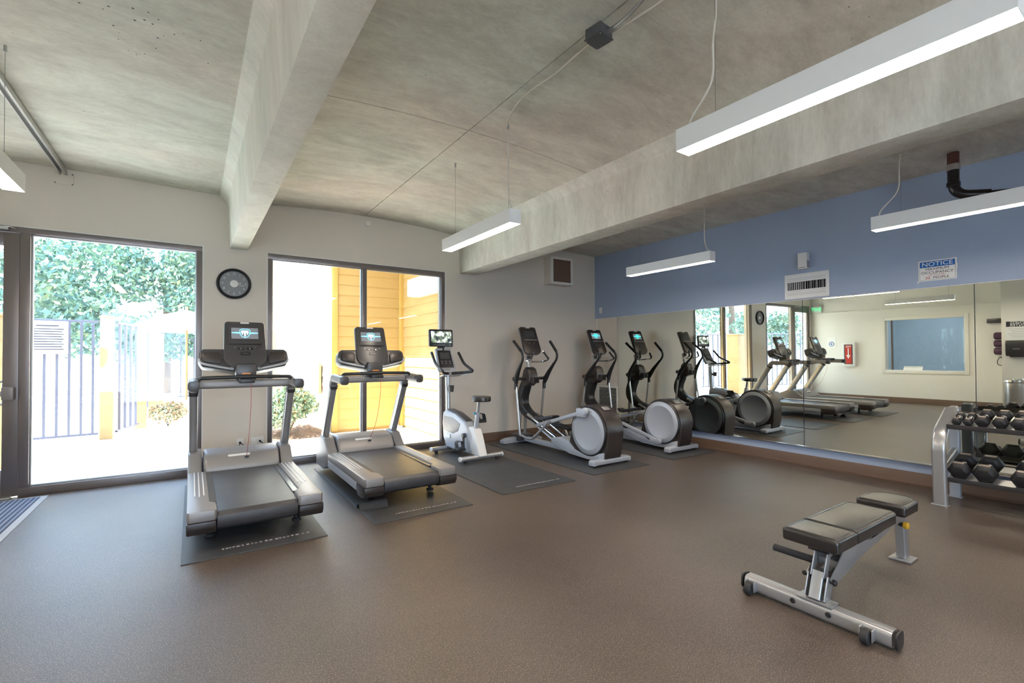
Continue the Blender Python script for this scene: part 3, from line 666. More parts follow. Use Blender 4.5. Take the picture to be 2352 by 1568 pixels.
eq_mat(5.20, 6.15, 3.93, 6.24, 'black rubber mat under the elliptical trainer beside the mirror', False)
dm = thing('entrance_mat', 'ribbed grey entrance mat with light border inside the glass door', 'mat', (-1.75, 5.6, 0))
MB().box(-.59, .59, -.80, .80, 0, .006).build('border', M_INKG if False else mat('mat_border', (.33, .32, .31), .6), dm, .002, 1)
MB().box(-.54, .54, -.80, .76, .006, .008).build('carpet', mat('mat_carpet', (.06, .07, .10), .95), dm)
rbm = MB().box(-.010, .010, -.76, .74, .008, .014).mesh('rib', .003, 1); rbm.materials.append(mat('mat_ribs', (.16, .19, .26), .9))
for k in range(30): link('rib', rbm, dm, (-.52 + k * .0359, 0, 0))

# ------------------------------------------------------------------ elliptical trainer
def elliptical(label, loc, ph, on=True):
    t = thing('elliptical_trainer', label, 'elliptical trainer', loc, 0, 'elliptical trainers by the mirror')
    # rear
    MB().prism([(-.32, .012), (-.32, .065), (-.29, .080), (.29, .080), (.32, .065), (.32, .012), (.26, .022), (-.26, .022)], 'y', -.055, .055).build('rear_stabiliser', M_SILVER2, t, .012)
    for s in (-1, 1): MB().cyl((s * .27, 0, .012), .022, .022, 'z', 14, .003).build('levelling_foot', M_RUBBER, t)
    cyy, czz, rr = .235, .392, .330
    hp = [(-.055, .085), (-.085, .22)]
    for k in range(15):
        a = R(195 - k * 12.5); hp.append((cyy + rr * math.cos(a), czz + rr * math.sin(a)))
    hp += [(.62, .19), (.78, .15), (.80, .10), (.50, .045), (.2, .03), (.0, .04)]
    MB().prism(hp, 'x', -.135, .135).build('drive_housing', M_BROWN, t, .016, 3)
    lp = [(-.03, .05), (-.04, .16), (.10, .12), (.30, .075), (.50, .12), (.62, .21), (.80, .235), (1.00, .20), (.98, .13), (.60, .045), (.25, .03)]
    MB().prism(lp, 'x', -.150, .150).build('lower_shell', M_SILVER2, t, .012)
    for s in (-1, 1):
        MB().cyl((s * .148, cyy, czz), .314, .028, 'x', 56, .008).build('disc_rim', M_DARK, t)
        dd = MB().lathe([(.0001, .0), (.222, .0), (.232, .005), (.244, .005), (.254, .0), (.292, -.002), (.302, -.014), (.302, -.02)], (0, 0, 0), 'x', 56, Matrix.Translation((s * .168, cyy, czz)) @ Matrix.Diagonal((s, 1, 1, 1)))
        dd.build('side_disc', M_SILVER2, t, 0, ang=50)
    MB().prism(rrect(.11, .075, .012), 'z', 0, .008, basis((0, .075, .683), (1, 0, 0), (0, .87, .5))).build('housing_badge', M_WARM, t, .003)
    MB().box(-.045, .045, .6, 1.92, .03, .095).build('base_rail', M_SILVER2, t, .01)
    MB().prism([(-.37, .0), (-.37, .045), (-.30, .07), (-.14, .085), (.14, .085), (.30, .07), (.37, .045), (.37, .0)], 'y', 1.86, 1.98).build('front_stabiliser', M_SILVER2, t, .012)
    MB().box(-.14, .14, 1.78, 2.02, .03, .125).build('front_cover', M_GREY, t, .02)
    for s in (-1, 1):
        MB().tube([(s * .085, 1.62, .46), (s * .085, .82, .15)], .024, 12).build('ramp_rail', M_CHROME, t)
        MB().tube([(s * .045, 1.70, .40), (s * .045, .95, .10)], .016, 10).build('ramp_strut', M_SILVER, t)
        MB().tube([(s * .05, 1.90, .10), (s * .05, 1.87, .56)], .022, 12).build('front_post', M_SILVER, t)
    # curved column
    cp = smooth_path([(0, 1.42, .33), (0, 1.56, .40), (0, 1.74, .47), (0, 1.86, .58), (0, 1.87, .72), (0, 1.80, .88), (0, 1.73, 1.02), (0, 1.70, 1.10)], 5)
    n = len(cp); rs = [.70 + .58 * math.sin(min(1, i / (n - 1) * 1.25) * math.pi * .75) for i in range(n)]
    MB().tube(cp, rs, sec=rrect(.125, .125, .03), up=(0, -1, .001)).build('column', M_DARK, t)
    hub = MB().prism([(1.60, .93), (1.585, 1.06), (1.62, 1.15), (1.70, 1.185), (1.76, 1.13), (1.80, 1.0), (1.78, .90), (1.68, .88)], 'x', -.082, .082).build('pivot_housing', M_BROWN, t, .028, 3)
    MB().box(-.055, .055, 1.52, 1.61, .935, 1.03).build('storage_cup', M_GREY, t, .008)
    MB().box(-.043, .043, 1.516, 1.522, .945, 1.02).build('cup_opening', M_BLACKHOLE, t)
    MB().tube([(-.27, 1.70, 1.0), (.27, 1.70, 1.0)], .024, 14).build('pivot_shaft', M_DARK, t)
    MB().tube([(0, 1.70, 1.07), (0, 1.755, 1.36)], 1, sec=rrect(.055, .06, .018), up=(0, -1, 0)).build('neck', M_SILVER, t)
    MB().tube(fillet([(-.06, 1.735, 1.26), (-.16, 1.66, 1.27), (-.13, 1.49, 1.28), (-.075, 1.49, 1.40)], .06, 6), .012, 10).tube(fillet([(.06, 1.735, 1.26), (.19, 1.62, 1.26), (.21, 1.47, 1.29), (.13, 1.53, 1.42)], .06, 6), .014, 10).build('fixed_handlebar', M_CHROME, t)
    for a, b_ in (((.205, 1.472, 1.30), (.135, 1.525, 1.415)), ((-.128, 1.49, 1.30), (-.078, 1.492, 1.39))): MB().tube([a, b_], .0165, 10).build('pulse_grip', M_DARK, t)
    # levers
    for s in (-1, 1):
        fwd = (s * ph) < 0          # this lever's top leans forward
        d = .06 if fwd else -.05
        px = s * .27
        tip, bend = (px, 1.62 + d * 1.9, 1.575), (px, 1.38 + d * 1.3, 1.355)
        lev = MB().tube(smooth_path(fillet([tip, bend, (px, 1.655 + d * .3, 1.0)], .12, 7), 2), .018, 12).build('lever', M_DARK, t)
        MB().tube([Vector(tip).lerp(Vector(bend), .0), Vector(tip).lerp(Vector(bend), .72)], .0215, 12).build('foam_grip', M_FOAM, lev)
        MB().tube([(px, 1.47 + d, 1.245), (px, 1.58 + d * .6, 1.11), (px, 1.655 + d * .3, 1.0), (px, 1.67, .93)], [.019, .031, .040, .027], 14).build('lever_boss', M_DARK, lev)
        MB().cyl((px + s * .02, 1.685, 1.0), .033, .045, 'x', 20, .006).build('lever_cap', M_GREY, lev)
        lo = (px, 1.70 - d * 2.2, .17) if fwd else (px, 1.72 - d * .8, .36)
        MB().tube([(px, 1.675, .94), lo], .017, 12).build('lower_link', M_STEEL, lev)
        MB().tube([(px, 1.675, .95), (px, 1.677, .84)], .026, 12).build('link_sleeve', M_DARK, lev)
        up_ = (s * ph) < 0
        cz_ = .645 if up_ else .125
        cx_ = s * .205
        mid = (cx_, .90, .445 if up_ else .30)
        arm = MB().tube([(cx_, cyy, cz_), mid, (cx_ * .8, 1.28, .345 if up_ else .335)], 1, sec=rrect(.036, .05, .01), up=(0, 0, 1)).build('pedal_arm', M_SILVER2, t)
        MB().cyl((cx_, cyy, cz_), .048, .055, 'x', 22, .01).box(cx_ - .026, cx_ + .026, cyy, cyy + .14, cz_ - .075 if up_ else cz_ - .03, cz_ + .03).build('crank_cap', M_SILVER2, arm, .012)
        jz = mid[2]
        MB().cyl((cx_ + s * .015, .93, jz - .01), .033, .06, 'x', 18, .006).build('joint', M_WARM, arm)
        MB().tube(smooth_path([(cx_ + s * .03, .94, jz - .01), (cx_ + s * .05, 1.08, jz - .14), (px, 1.28, max(.16, lo[2] - .02)), lo], 7), .019, 12).build('link_tube', M_SILVER, arm)
        pz = (jz + .02)
        Mp = Matrix.Translation((s * .14, 1.06, pz - .02)) @ Matrix.Rotation(R(-12 if up_ else 2), 4, 'X')
        ped = MB().prism([(-.17, .0), (-.19, .03), (-.16, .045), (.14, .045), (.21, .085), (.23, .08), (.19, .02), (.12, .0)], 'x', -.065, .065, Mp).build('foot_pedal', M_DARK, t, .01)
        for k in range(4): MB().box(-.05 + k * .028, -.038 + k * .028, -.14, .13, .045, .049, Mp).build('tread_strip', M_RUBBER, ped)
    console(t, (0, 1.665, 1.585), R(22), .315, .46, 'e', on)
    MB().tube([(0, 1.72, 1.30), (0, 1.70, 1.48)], .03, 12).build('console_bracket', M_GREY, t)
    MB().tube(smooth_path([(.05, 1.9, .2), (.12, 2.0, .12), (.16, 2.02, .02), (.3, 2.05, .008)], 5), .004, 6).build('power_cord', M_DARK, t)
    return t
elliptical('elliptical trainer left of the mirror with its dim screen and left crank up', (4.32, 4.20, .010), 1, False)
elliptical('elliptical trainer beside the mirror corner with its teal screen lit and left crank down', (5.74, 4.20, .010), -1, True)

# ------------------------------------------------------------------ exercise bike
bk = thing('exercise_bike', 'white and grey upright exercise bike with small television by the window edge', 'exercise bike', (3.09, 5.27, .010), R(2))
def y_(v): return v - 5.27
for yy, nm in ((0.0, 'rear_stabiliser'), (.80, 'front_stabiliser')):
    sb = MB().tube([(-.31, yy, .055), (.31, yy, .055)], 1, sec=rrect(.07, .055, .024), up=(0, 0, 1)).build(nm, M_SILVER, bk)
    for s in (-1, 1):
        MB().tube([(s * .305, yy, .055), (s * .325, yy, .055)], 1, sec=rrect(.074, .06, .026), up=(0, 0, 1)).build('end_cap', M_WHITE, sb, .006)
        MB().cyl((s * .24, yy, .016), .024, .032, 'z', 14, .004).build('levelling_foot', M_RUBBER, sb)
sh_ = [(.22, .41), (.30, .47), (.55, .55), (.82, .585), (.90, .55), (.92, .40), (.89, .20), (.80, .07), (.50, .055), (.30, .07), (.16, .07), (.12, .12), (.14, .30)]
shell = MB().prism(sh_, 'x', -.085, .085).build('body_shell', M_SILVER2, bk, .028, 4)
MB().prism([(.30, .477), (.55, .557), (.82, .592), (.80, .60), (.55, .568), (.30, .487)], 'x', -.05, .05).build('top_strip', M_GREY, shell, .004)
MB().prism([(.40, .44), (.62, .50), (.86, .50), (.88, .42), (.88, .30), (.60, .28), (.46, .33)], 'x', -.089, .089).build('side_panel', M_WARM, shell, .003)
for s in (-1, 1):
    MB().prism(rrect(.12, .055, .012), 'x', s * .088, s * .094, Matrix.Translation((0, .73, .235))).build('side_badge', M_WHITE, shell)
MB().prism([(.09, .40), (.22, .42), (.28, .30), (.26, .12), (.16, .065), (-.06, .065), (-.02, .15), (.04, .30)], 'x', -.062, .062).build('rear_leg', M_WHITE, bk, .02, 3)
MB().tube([(0, .14, .38), (0, .085, .62)], 1, sec=rrect(.052, .06, .02), up=(0, -1, 0)).build('seat_tube', M_SILVER2, bk)
MB().tube([(0, .09, .60), (0, .06, .775)], .019, 14).build('seat_post', M_SILVER, bk)
MB().tube([(-.02, .10, .60), (-.06, .10, .60)], .012, 10).build('seat_pin', mat('blue_plastic', (.0, .25, .45), .4), bk)
so = []
for k in range(24):
    a = 2 * math.pi * k / 24; c_, s_ = math.cos(a), math.sin(a); yy = .02 - .155 * c_
    ww = .125 if c_ > -.1 else .125 * (1 + (c_ + .1) * .68); so.append((ww * s_, yy))
MB().prism(so, 'z', .765, .83).build('seat', M_VINYL, bk, .022, 4)
MB().tube([(0, .89, .50), (0, .915, 1.10)], 1, sec=rrect(.062, .075, .028), up=(0, -1, 0)).build('column', M_SILVER, bk)
cup = MB().lathe([(.032, -.045), (.042, .045), (.037, .045), (.029, -.035)], (0, .80, .885), 'z', 20).box(-.02, .02, .83, .89, .86, .90).build('cup_holder', M_GREY, bk)
Mc = frameM((0, .975, 1.29), R(24))
cons = MB().prism([(-.135, -.19), (.135, -.19), (.15, -.13), (.125, .18), (.11, .195), (-.11, .195), (-.125, .18), (-.15, -.13)], 'z', -.05, 0, Mc).build('console', M_SILVER2, bk, .014, 3)
MB().prism([(-.115, -.12), (.115, -.12), (.105, .155), (-.105, .155)], 'z', 0, .004, Mc).build('display_panel', M_DARK, cons, .002)
MB().prism([(-.08, .02), (.08, .02), (.077, .12), (-.077, .12)], 'z', .004, .006, Mc).build('display_window', M_BOXD, cons)
MB().prism([(-.09, -.09), (.09, -.09), (.09, -.0), (-.09, -.0)], 'z', .004, .006, Mc).build('key_panel', M_GREY, cons)
for k in range(6): MB().prism(rrect(.018, .012, .003), 'z', .006, .009, Mc @ Matrix.Translation((-.065 + (k % 3) * .065, -.025 - (k // 3) * .03, 0))).build('key', M_INKG, cons)
MB().prism(rrect(.09, .03, .012), 'z', 0, .004, Mc @ Matrix.Translation((0, -.15, 0))).build('console_badge', M_SILVER, cons)
MB().prism(rrect(.05, .010, .005), 'z', 0, .004, Mc @ Matrix.Translation((0, .178, 0))).build('badge', M_WHITE, cons)
for s in (-1, 1):
    MB().tube(fillet([(s * .03, .84, 1.10), (s * .17, .80, 1.11), (s * .24, .58, 1.13), (s * .23, .84, 1.24), (s * .22, .98, 1.40)], .06, 6), .020, 12).build('handlebar', M_DARK, bk)
    MB().tube(fillet([(s * .03, .90, 1.06), (s * .15, .86, 1.065), (s * .20, .66, 1.09)], .05, 6), .011, 10).build('lower_handlebar', M_SILVER, bk)
    a = R(255) if s < 0 else R(75); cy, cz = .27, .30
    ey, ez = cy + .17 * math.cos(a), cz + .17 * math.sin(a)
    ck_ = MB().tube([(s * .11, cy, cz), (s * .135, ey, ez)], 1, sec=rrect(.018, .034, .006), up=(1, 0, 0)).build('crank', M_GREY, bk)
    ped = MB().box(s * .135, s * .245, ey - .065, ey + .065, ez - .02, ez + .02).build('pedal', M_DARK, ck_, .010)
    MB().tube(fillet([(s * .15, ey - .02, ez + .01), (s * .145, ey + .015, ez + .10), (s * .238, ey + .015, ez + .10), (s * .24, ey - .02, ez + .01)], .035, 5), 1, sec=rrect(.005, .085, .002), up=(0, 1, 0)).build('pedal_strap', M_RUBBER, ck_)
MB().cyl((0, .27, .30), .03, .26, 'x', 18, .004).build('crank_axle', M_GREY, bk)
MB().tube([(0, .93, 1.08), (0, 1.06, 1.50)], .014, 10).build('television_post', M_DARK, bk)
Mt = frameM((-.015, 1.075, 1.615), R(3))
tv = MB().prism(rrect(.385, .255, .015), 'z', -.035, 0, Mt).build('television', M_DARK, bk, .005)
def tvmat():
    g = bpy.data.materials.new('television_picture'); g.use_nodes = True; N = g.node_tree.nodes; L = g.node_tree.links; b = N['Principled BSDF']
    co = N.new('ShaderNodeTexCoord'); v = N.new('ShaderNodeTexNoise'); v.inputs['Scale'].default_value = 14; v.inputs['Detail'].default_value = 3
    c = N.new('ShaderNodeValToRGB'); e = c.color_ramp.elements; e[0].position = .38; e[0].color = (.01, .012, .02, 1); e[1].position = .66; e[1].color = (.75, .72, .9, 1)
    k = e.new(.5); k.color = (.12, .16, .10, 1)
    L.new(co.outputs['Object'], v.inputs['Vector']); L.new(v.outputs[0], c.inputs[0]); L.new(c.outputs[0], b.inputs['Emission Color']); b.inputs['Emission Strength'].default_value = 1.1
    b.inputs['Base Color'].default_value = (.02, .02, .02, 1); b.inputs['Roughness'].default_value = .15; return g
MB().box(-.165, .165, -.068, .098, 0, .003, Mt).build('television_screen', tvmat(), tv)
MB().box(-.14, .06, -.105, -.100, 0, .003, Mt).build('television_buttons', M_INKG, tv); MB().cyl((.14, -.1, .002), .006, .004, 'z', 10, 0, Mt).build('power_button', M_SILVER, tv)
MB().box(-.06, .06, -.15, -.127, -.03, -.01, Mt).build('television_bracket', M_DARK, tv, .004)

# ------------------------------------------------------------------ weight bench (long axis along +x)
bn = thing('weight_bench', 'adjustable weight bench with black vinyl pads and silver frame', 'bench', (2.70, 1.165, 0))
bar = MB().tube([(0, -.335, .047), (0, .36, .047)], 1, sec=rrect(.082, .078, .022), up=(0, 0, 1)).build('front_bar', M_SILVER, bn)
for s, yy in ((-1, -.345), (1, .37)): MB().tube([(0, yy, .047), (0, yy + s * .012, .047)], 1, sec=rrect(.086, .082, .024), up=(0, 0, 1)).build('end_cap', M_DARK, bar, .004)
for yy in (-.075, .095): MB().cyl((-.043, yy, .052), .014, .008, 'x', 16, .002).build('bolt_cap', M_DARK, bar)
for yy in (-.245, .315):
    for dy in (.022, -.028): MB().box(-.075, -.03, yy + dy, yy + dy + .006, .02, .075).build('wheel_bracket', M_SILVER, bar, .002)
    MB().cyl((-.072, yy, .036), .034, .034, 'y', 24, .004).build('transport_wheel', M_RUBBER, bar)
MB().box(-.042, .042, -.09, .08, .086, .094).build('base_plate', M_SILVER, bn, .003)
post = MB().tube([(.0, -.005, .09), (.05, -.005, .22)], 1, sec=rrect(.075, .055, .006), up=(0, 1, 0)).build('lower_post', M_SILVER, bn)
for s in (-1, 1):
    MB().tube([(.0, s * .046 - .005, .092), (.045, s * .046 - .005, .205)], 1, sec=rrect(.006, .070, .002), up=(1, 0, 0)).build('post_plate', M_SILVER, bn, .002)
    MB().prism([(.02, .205), (.04, .175), (.09, .165), (.40, .235), (.80, .285), (.80, .315), (.55, .30), (.36, .325), (.30, .36), (.24, .36)], 'y', s * .056 - .008, s * .056 - .002).build('side_plate', M_SILVER, bn, .002)
    MB().tube([(.02, s * .03 - .005, .20), (.085, s * .03 - .005, .345)], 1, sec=rrect(.006, .042, .002), up=(1, 0, 0)).build('seat_strut', M_SILVER, bn, .002)
MB().cyl((.035, -.005, .19), .010, .15, 'y', 14).build('hinge_bolt', M_DARK, bn)
MB().cyl((.035, -.075, .19), .016, .016, 'y', 14, .003).cyl((.035, .07, .19), .012, .016, 'y', 14, .003).build('bolt_cap', M_DARK, bn)
for k in range(4): MB().box(.14 + k * .13, .16 + k * .13, -.055, .045, .225 + k * .02, .262 + k * .02).build('ladder_rung', M_SILVER, bn, .003)
spn = MB().tube(fillet([(.10, -.005, .185), (.60, -.005, .275), (1.05, -.005, .31), (1.20, -.005, .30), (1.235, -.005, .02)], .14, 8), 1, sec=rrect(.075, .055, .010), up=(0, 1, 0)).build('spine', M_SILVER, bn)
MB().box(1.165, 1.305, -.065, .055, .0, .012).build('rear_foot', M_SILVER, bn, .005)
MB().cyl((1.10, -.062, .265), .022, .03, 'y', 18, .006).build('lock_knob', M_YELLOW, bn, label='yellow lock knob')
MB().cyl((1.10, -.04, .265), .012, .03, 'y', 12).build('knob_stem', M_DARK, bn)
MB().tube([(.06, .03, .265), (.06, .24, .265)], .019, 16).build('carry_handle', M_FOAM, bn)
MB().box(.02, .14, -.055, .045, .33, .372).build('seat_bracket', M_DARK, bn, .004)
MB().box(.55, .95, -.045, .035, .32, .372).box(.62, .66, -.06, -.04, .28, .34).build('back_bracket', M_DARK, bn, .004)
MB().box(.70, .72, -.062, -.048, .295, .345).build('bracket_clip', M_CHROME, bn, .002)
MB().box(.95, 1.12, -.03, .02, .325, .345).build('head_bracket', M_SILVER, bn, .003)
def pad(poly, name, z0=.372, z1=.442): return MB().prism(poly, 'z', z0, z1).build(name, M_VINYL, bn, .020, 4)
seat = pad([(-.07, -.135), (.165, -.135), (.165, .135), (-.07, .135)], 'seat_pad')
back = pad([(.158, -.135), (.70, -.135), (.735, -.105), (.735, .105), (.70, .135), (.158, .135)], 'back_pad')
MB().box(.160, .164, -.128, .128, .4405, .4435).build('seam', M_DARK, back, .001)
head = pad([(.865, -.13), (1.09, -.13), (1.165, -.07), (1.165, .07), (1.09, .13), (.865, .13)], 'head_pad')
for o_, pl in ((seat, [(-.045, -.11), (.15, -.11), (.15, .11), (-.045, .11)]), (head, [(.885, -.11), (1.08, -.11), (1.145, -.06), (1.145, .06), (1.08, .11), (.885, .11)]), (back, [(.175, -.11), (.69, -.11), (.712, -.09), (.712, .09), (.69, .11), (.175, .11)])):
    MB().tube([(a, b_, .4415) for a, b_ in pl], .0018, 6, closed=True).build('piping', M_DARK, o_)

# ------------------------------------------------------------------ dumbbell rack and dumbbells
rk = thing('dumbbell_rack', 'silver two-tier dumbbell rack in front of the mirror', 'rack', (5.80, 0, 0))
Y0, Y1 = 1.375, -1.15
for yy in (Y0, Y1):
    fr = MB().tube(fillet([(-.19, yy, .01), (-.225, yy, .55), (-.16, yy, .67), (.17, yy, .84)], .12, 8), 1, sec=rrect(.105, .055, .024), up=(1, 0, .001)).build('end_frame', M_SILVER, rk)
    MB().box(-.225, -.155, yy - .062, yy + .062, 0, .010).build('foot_plate', M_SILVER, fr, .003)
    MB().tube([(.26, yy - .0, .01), (.26, yy - .0, .86)], 1, sec=rrect(.085, .055, .018), up=(1, 0, .001)).build('rear_leg', M_SILVER2, rk)
    MB().box(.22, .30, yy - .055, yy + .055, 0, .010).build('foot_plate', M_SILVER, rk, .003)
    MB().tube([(-.20, yy, .30), (.26, yy, .46)], 1, sec=rrect(.05, .05, .012), up=(0, 0, 1)).build('shelf_arm', M_SILVER, rk)
    MB().tube([(.15, yy, .835), (.26, yy, .85)], 1, sec=rrect(.06, .05, .015), up=(0, 0, 1)).build('top_joint', M_SILVER, rk)
def tray(x0, z0, x1, z1, name):
    d = Vector((x1 - x0, 0, z1 - z0)); L = d.length
    m_ = Matrix.Translation((x0, 0, z0)) @ Matrix.Rotation(-math.atan2(z1 - z0, x1 - x0), 4, 'Y')
    s = MB().box(-.006, 0, Y1 + .03, Y0 - .05, -.028, .014, m_).box(0, .05, Y1 + .03, Y0 - .05, -.032, -.028, m_).box(L - .05, L, Y1 + .03, Y0 - .05, -.032, -.028, m_).box(L, L + .006, Y1 + .03, Y0 - .05, -.032, .008, m_).build(name, M_GREY, rk, .002)
    MB().box(.004, .145, Y1 + .03, Y0 - .05, -.006, -.001, m_).box(L - .13, L - .004, Y1 + .03, Y0 - .05, -.006, -.001, m_).build('shelf_plate', M_SILVER, s)
    return m_
MU = tray(-.205, .728, .12, .825, 'upper_shelf'); ML = tray(-.185, .252, .22, .36, 'lower_shelf')
def dumbbell(y, wd, ln, frame, label, grp, xo):
    """hexagonal dumbbell lying across the shelf; y = centre along the shelf, wd = flat-to-flat width"""
    M = Matrix.Translation((5.80, y, 0)) @ frame @ Matrix.Translation((xo, 0, wd / 2 - .0005))
    t = thing('hex_dumbbell', label, 'dumbbell', (0, 0, 0), 0, grp); t.matrix_world = M
    r_ = wd / 2 / math.cos(R(30)); hl = ln * .33
    def hexp(s): return [(r_ * s * math.cos(R(60 * k)), r_ * s * math.sin(R(60 * k))) for k in range(6)]
    for s in (-1, 1):
        x0_, x1_ = s * (ln / 2 - hl), s * ln / 2
        vs = [];
        for (xx, k_) in ((x0_, .62), (x0_ + s * hl * .28, 1), (x1_ - s * hl * .28, 1), (x1_, .62)):
            vs += [(xx, a, b_) for a, b_ in hexp(k_)]
        fs = [(5, 4, 3, 2, 1, 0), (18, 19, 20, 21, 22, 23)]
        for g in range(3): fs += [(g * 6 + k, g * 6 + (k + 1) % 6, g * 6 + 6 + (k + 1) % 6, g * 6 + 6 + k) for k in range(6)]
        hd_ = MB().add(vs, fs).build('head', M_BLACKIRON, t, .002, 1)
        zt = wd / 2
        MB().box(x0_ + s * hl * .32, x1_ - s * hl * .32, -r_ * .44, r_ * .44, zt - .0005, zt + .0006).build('worn_facet', M_WEAR, hd_)
        MB().cyl((x0_, 0, 0), .019, .012, 'x', 16, .002).build('collar', M_CHROME, hd_)
    L_ = ln - 2 * hl
    MB().lathe([(.013, -L_ / 2), (.0135, -L_ / 4), (.0165, 0), (.0135, L_ / 4), (.013, L_ / 2)], (0, 0, 0), 'x', 14).build('handle', M_CHROME, t)
up_rows = [(1.262, .062, .20), (1.187, .062, .205), (1.097, .090, .25), (.988, .092, .255), (.878, .094, .26), (.766, .095, .26), (.653, .096, .262), (.539, .097, .262), (.423, .098, .265), (.306, .099, .265), (.188, .100, .268), (.07, .100, .268)]
words_u = ['smallest dumbbell against the end frame on the upper shelf', 'second small dumbbell from the end frame on the upper shelf', 'third dumbbell from the end frame on the upper shelf', 'fourth dumbbell from the end frame on the upper shelf', 'fifth dumbbell from the end frame on the upper shelf'] + ['%s dumbbell from the silver end frame on the upper shelf' % s for s in ('sixth', 'seventh', 'eighth', 'ninth', 'tenth', 'eleventh', 'twelfth')]
for (y, wd, ln), lb in zip(up_rows, words_u): dumbbell(y, wd, ln, MU, lb, 'dumbbells on the upper shelf', .012 + ln / 2)
lo_rows = [(1.255, .140, .31), (1.090, .145, .32), (.865, .135, .32), (.70, .135, .32), (.53, .14, .33), (.36, .14, .33), (.19, .145, .33)]
words_l = ['large dumbbell against the end frame on the lower shelf', 'second large dumbbell from the end frame on the lower shelf', 'third large dumbbell on the lower shelf, after the gap'] + ['%s large dumbbell from the end frame on the lower shelf' % s for s in ('fourth', 'fifth', 'sixth', 'seventh')]
for (y, wd, ln), lb in zip(lo_rows, words_l): dumbbell(y, wd, ln, ML, lb, 'dumbbells on the lower shelf', .012 + ln / 2)

# ------------------------------------------------------------------ left wall, seen in the mirror
wn = structure('window_3', MB().box(LW, LW + .02, 3.12, 3.20, .74, 2.18).box(LW, LW + .02, 4.72, 4.80, .74, 2.18).box(LW, LW + .02, 3.20, 4.72, 2.10, 2.18).box(LW, LW + .02, 3.20, 4.72, .74, .82), M_WHITEWALL, .004)
MB().box(LW - .12, LW - .114, 3.20, 4.72, .82, 2.10).build('pane', M_GLASS, wn)
MB().box(LW - .16, LW - .09, 4.60, 4.63, .82, 2.10).build('mullion', M_FRAME, wn)
structure('trim_5', MB().box(LW, LW + .025, 2.42, BW, 2.38, 2.41), M_WHITEWALL)
of = MB().box(-5.0, LW - .22, 2.6, 2.7, 0, 2.9).box(-5.0, LW - .22, 5.2, 5.3, 0, 2.9).box(-5.0, -4.9, 2.6, 5.3, 0, 2.9).box(-5, LW - .22, 2.6, 5.3, 2.8, 2.9).box(-5, LW - .22, 2.6, 5.3, -.02, 0)
structure('wall_office', of, M_OFFICE)
il = tag(MB().box(-3.9, -3.0, 3.7, 4.3, 2.77, 2.795).build('office_ceiling_lamp', mat('office_lamp', (1, 1, 1), .5, emit=((.9, .95, 1), 5))), 'flat ceiling lamp in the office behind the interior window', 'lamp')
hold = tag(MB().prism([(0, 0), (.12, 0), (.03, .10), (.02, .10)], 'y', 4.0, 4.38, Matrix.Translation((-2.60, 0, .82))).build('paper_tray', M_SIGNW, None, .003), 'white folded paper stand on the sill of the interior window', 'paper stand')
ec = thing('extinguisher_cabinet', 'white wall cabinet with red extinguisher label seen in the mirror', 'cabinet', (LW, 5.53, 1.23))
MB().box(0, .09, -.15, .15, -.33, .33).build('frame', M_WHITE, ec, .006)
MB().box(.09, .093, -.10, .10, -.27, .27).build('door_panel', M_GREY, ec)
MB().box(.093, .095, -.075, .075, -.25, .25).build('red_label', M_REDP, ec)
MB().prism([(-.012, .17), (.012, .17), (.012, -.02), (.05, -.02), (0, -.12), (-.05, -.02), (-.012, -.02)], 'x', .095, .097, ).build('arrow', M_SIGNW, ec)
text('FIRE', .07, M_SIGNW, ec, basis((.0955, 0, .21), (0, 1, 0), (0, 0, 1)))
po = thing('round_emblem_poster', 'small white poster with dark round emblem seen in the mirror', 'poster', (LW + .002, 5.97, 1.56))
MB().box(0, .003, -.11, .11, -.15, .15).build('sheet', M_SIGNW, po)
MB().tube([(.0045, .06 * math.cos(R(a)), -.04 + .06 * math.sin(R(a))) for a in range(0, 360, 20)], .007, 6, closed=True).build('emblem_ring', M_SIGNB, po)
MB().cyl((.004, 0, -.04), .022, .002, 'x', 16).build('emblem_core', M_SIGNB, po)
ex = thing('exit_sign', 'green lit exit sign box seen in the mirror near the ceiling', 'sign', (LW, 6.33, 2.52))
MB().box(0, .05, -.13, .13, -.09, .09).build('housing', M_WHITE, ex, .005); MB().box(.05, .053, -.11, .11, -.07, .07).build('face', M_SIGNW, ex)
text('EXIT', .13, M_GREEN, ex, basis((.054, 0, 0), (0, 1, 0), (0, 0, 1)))
rl = tag(MB().box(LW, LW + .12, 2.46, 2.80, 1.92, 2.02).build('black_wall_rail', M_GREY, None, .01), 'dark horizontal rail on the left wall seen in the mirror', 'rail')
for k, (zz, lb) in enumerate(((1.63, 'purple rolled mat on the wall, topmost of three in the mirror'), (1.46, 'purple rolled mat on the wall, middle of three in the mirror'), (1.29, 'purple rolled mat on the wall, lowest of three in the mirror'))):
    t = thing('rolled_mat', lb, 'mat', (LW + .09, 2.58, zz), 0, 'purple rolled mats')
    MB().cyl((0, 0, 0), .078, .22, 'y', 24, .02).build('roll', M_PURPLE, t); MB().cyl((0, .112, 0), .03, .004, 'y', 16).build('core', M_DARK, t)
tag(MB().tube([(LW + .05, 2.60 + .05 * math.sin(a) * (1 - .25 * math.cos(a)), 1.06 + .09 * math.cos(a)) for a in [R(k) for k in range(0, 360, 20)]], .007, 8, closed=True).box(LW, LW + .05, 2.59, 2.61, 1.14, 1.16).build('strap_loop', M_DARK), 'black strap loop hanging under the purple mats', 'strap')
fs = thing('fitness_rules_sign', 'white rules sign with black FITNESS CENTER heading on the pier', 'sign', (-1.45, 2.16, 1.70))
MB().box(0, .004, -.20, .20, -.20, .22).build('board', M_SIGNW, fs); MB().box(.004, .005, -.19, .19, .10, .21).build('header_band', M_INK, fs)
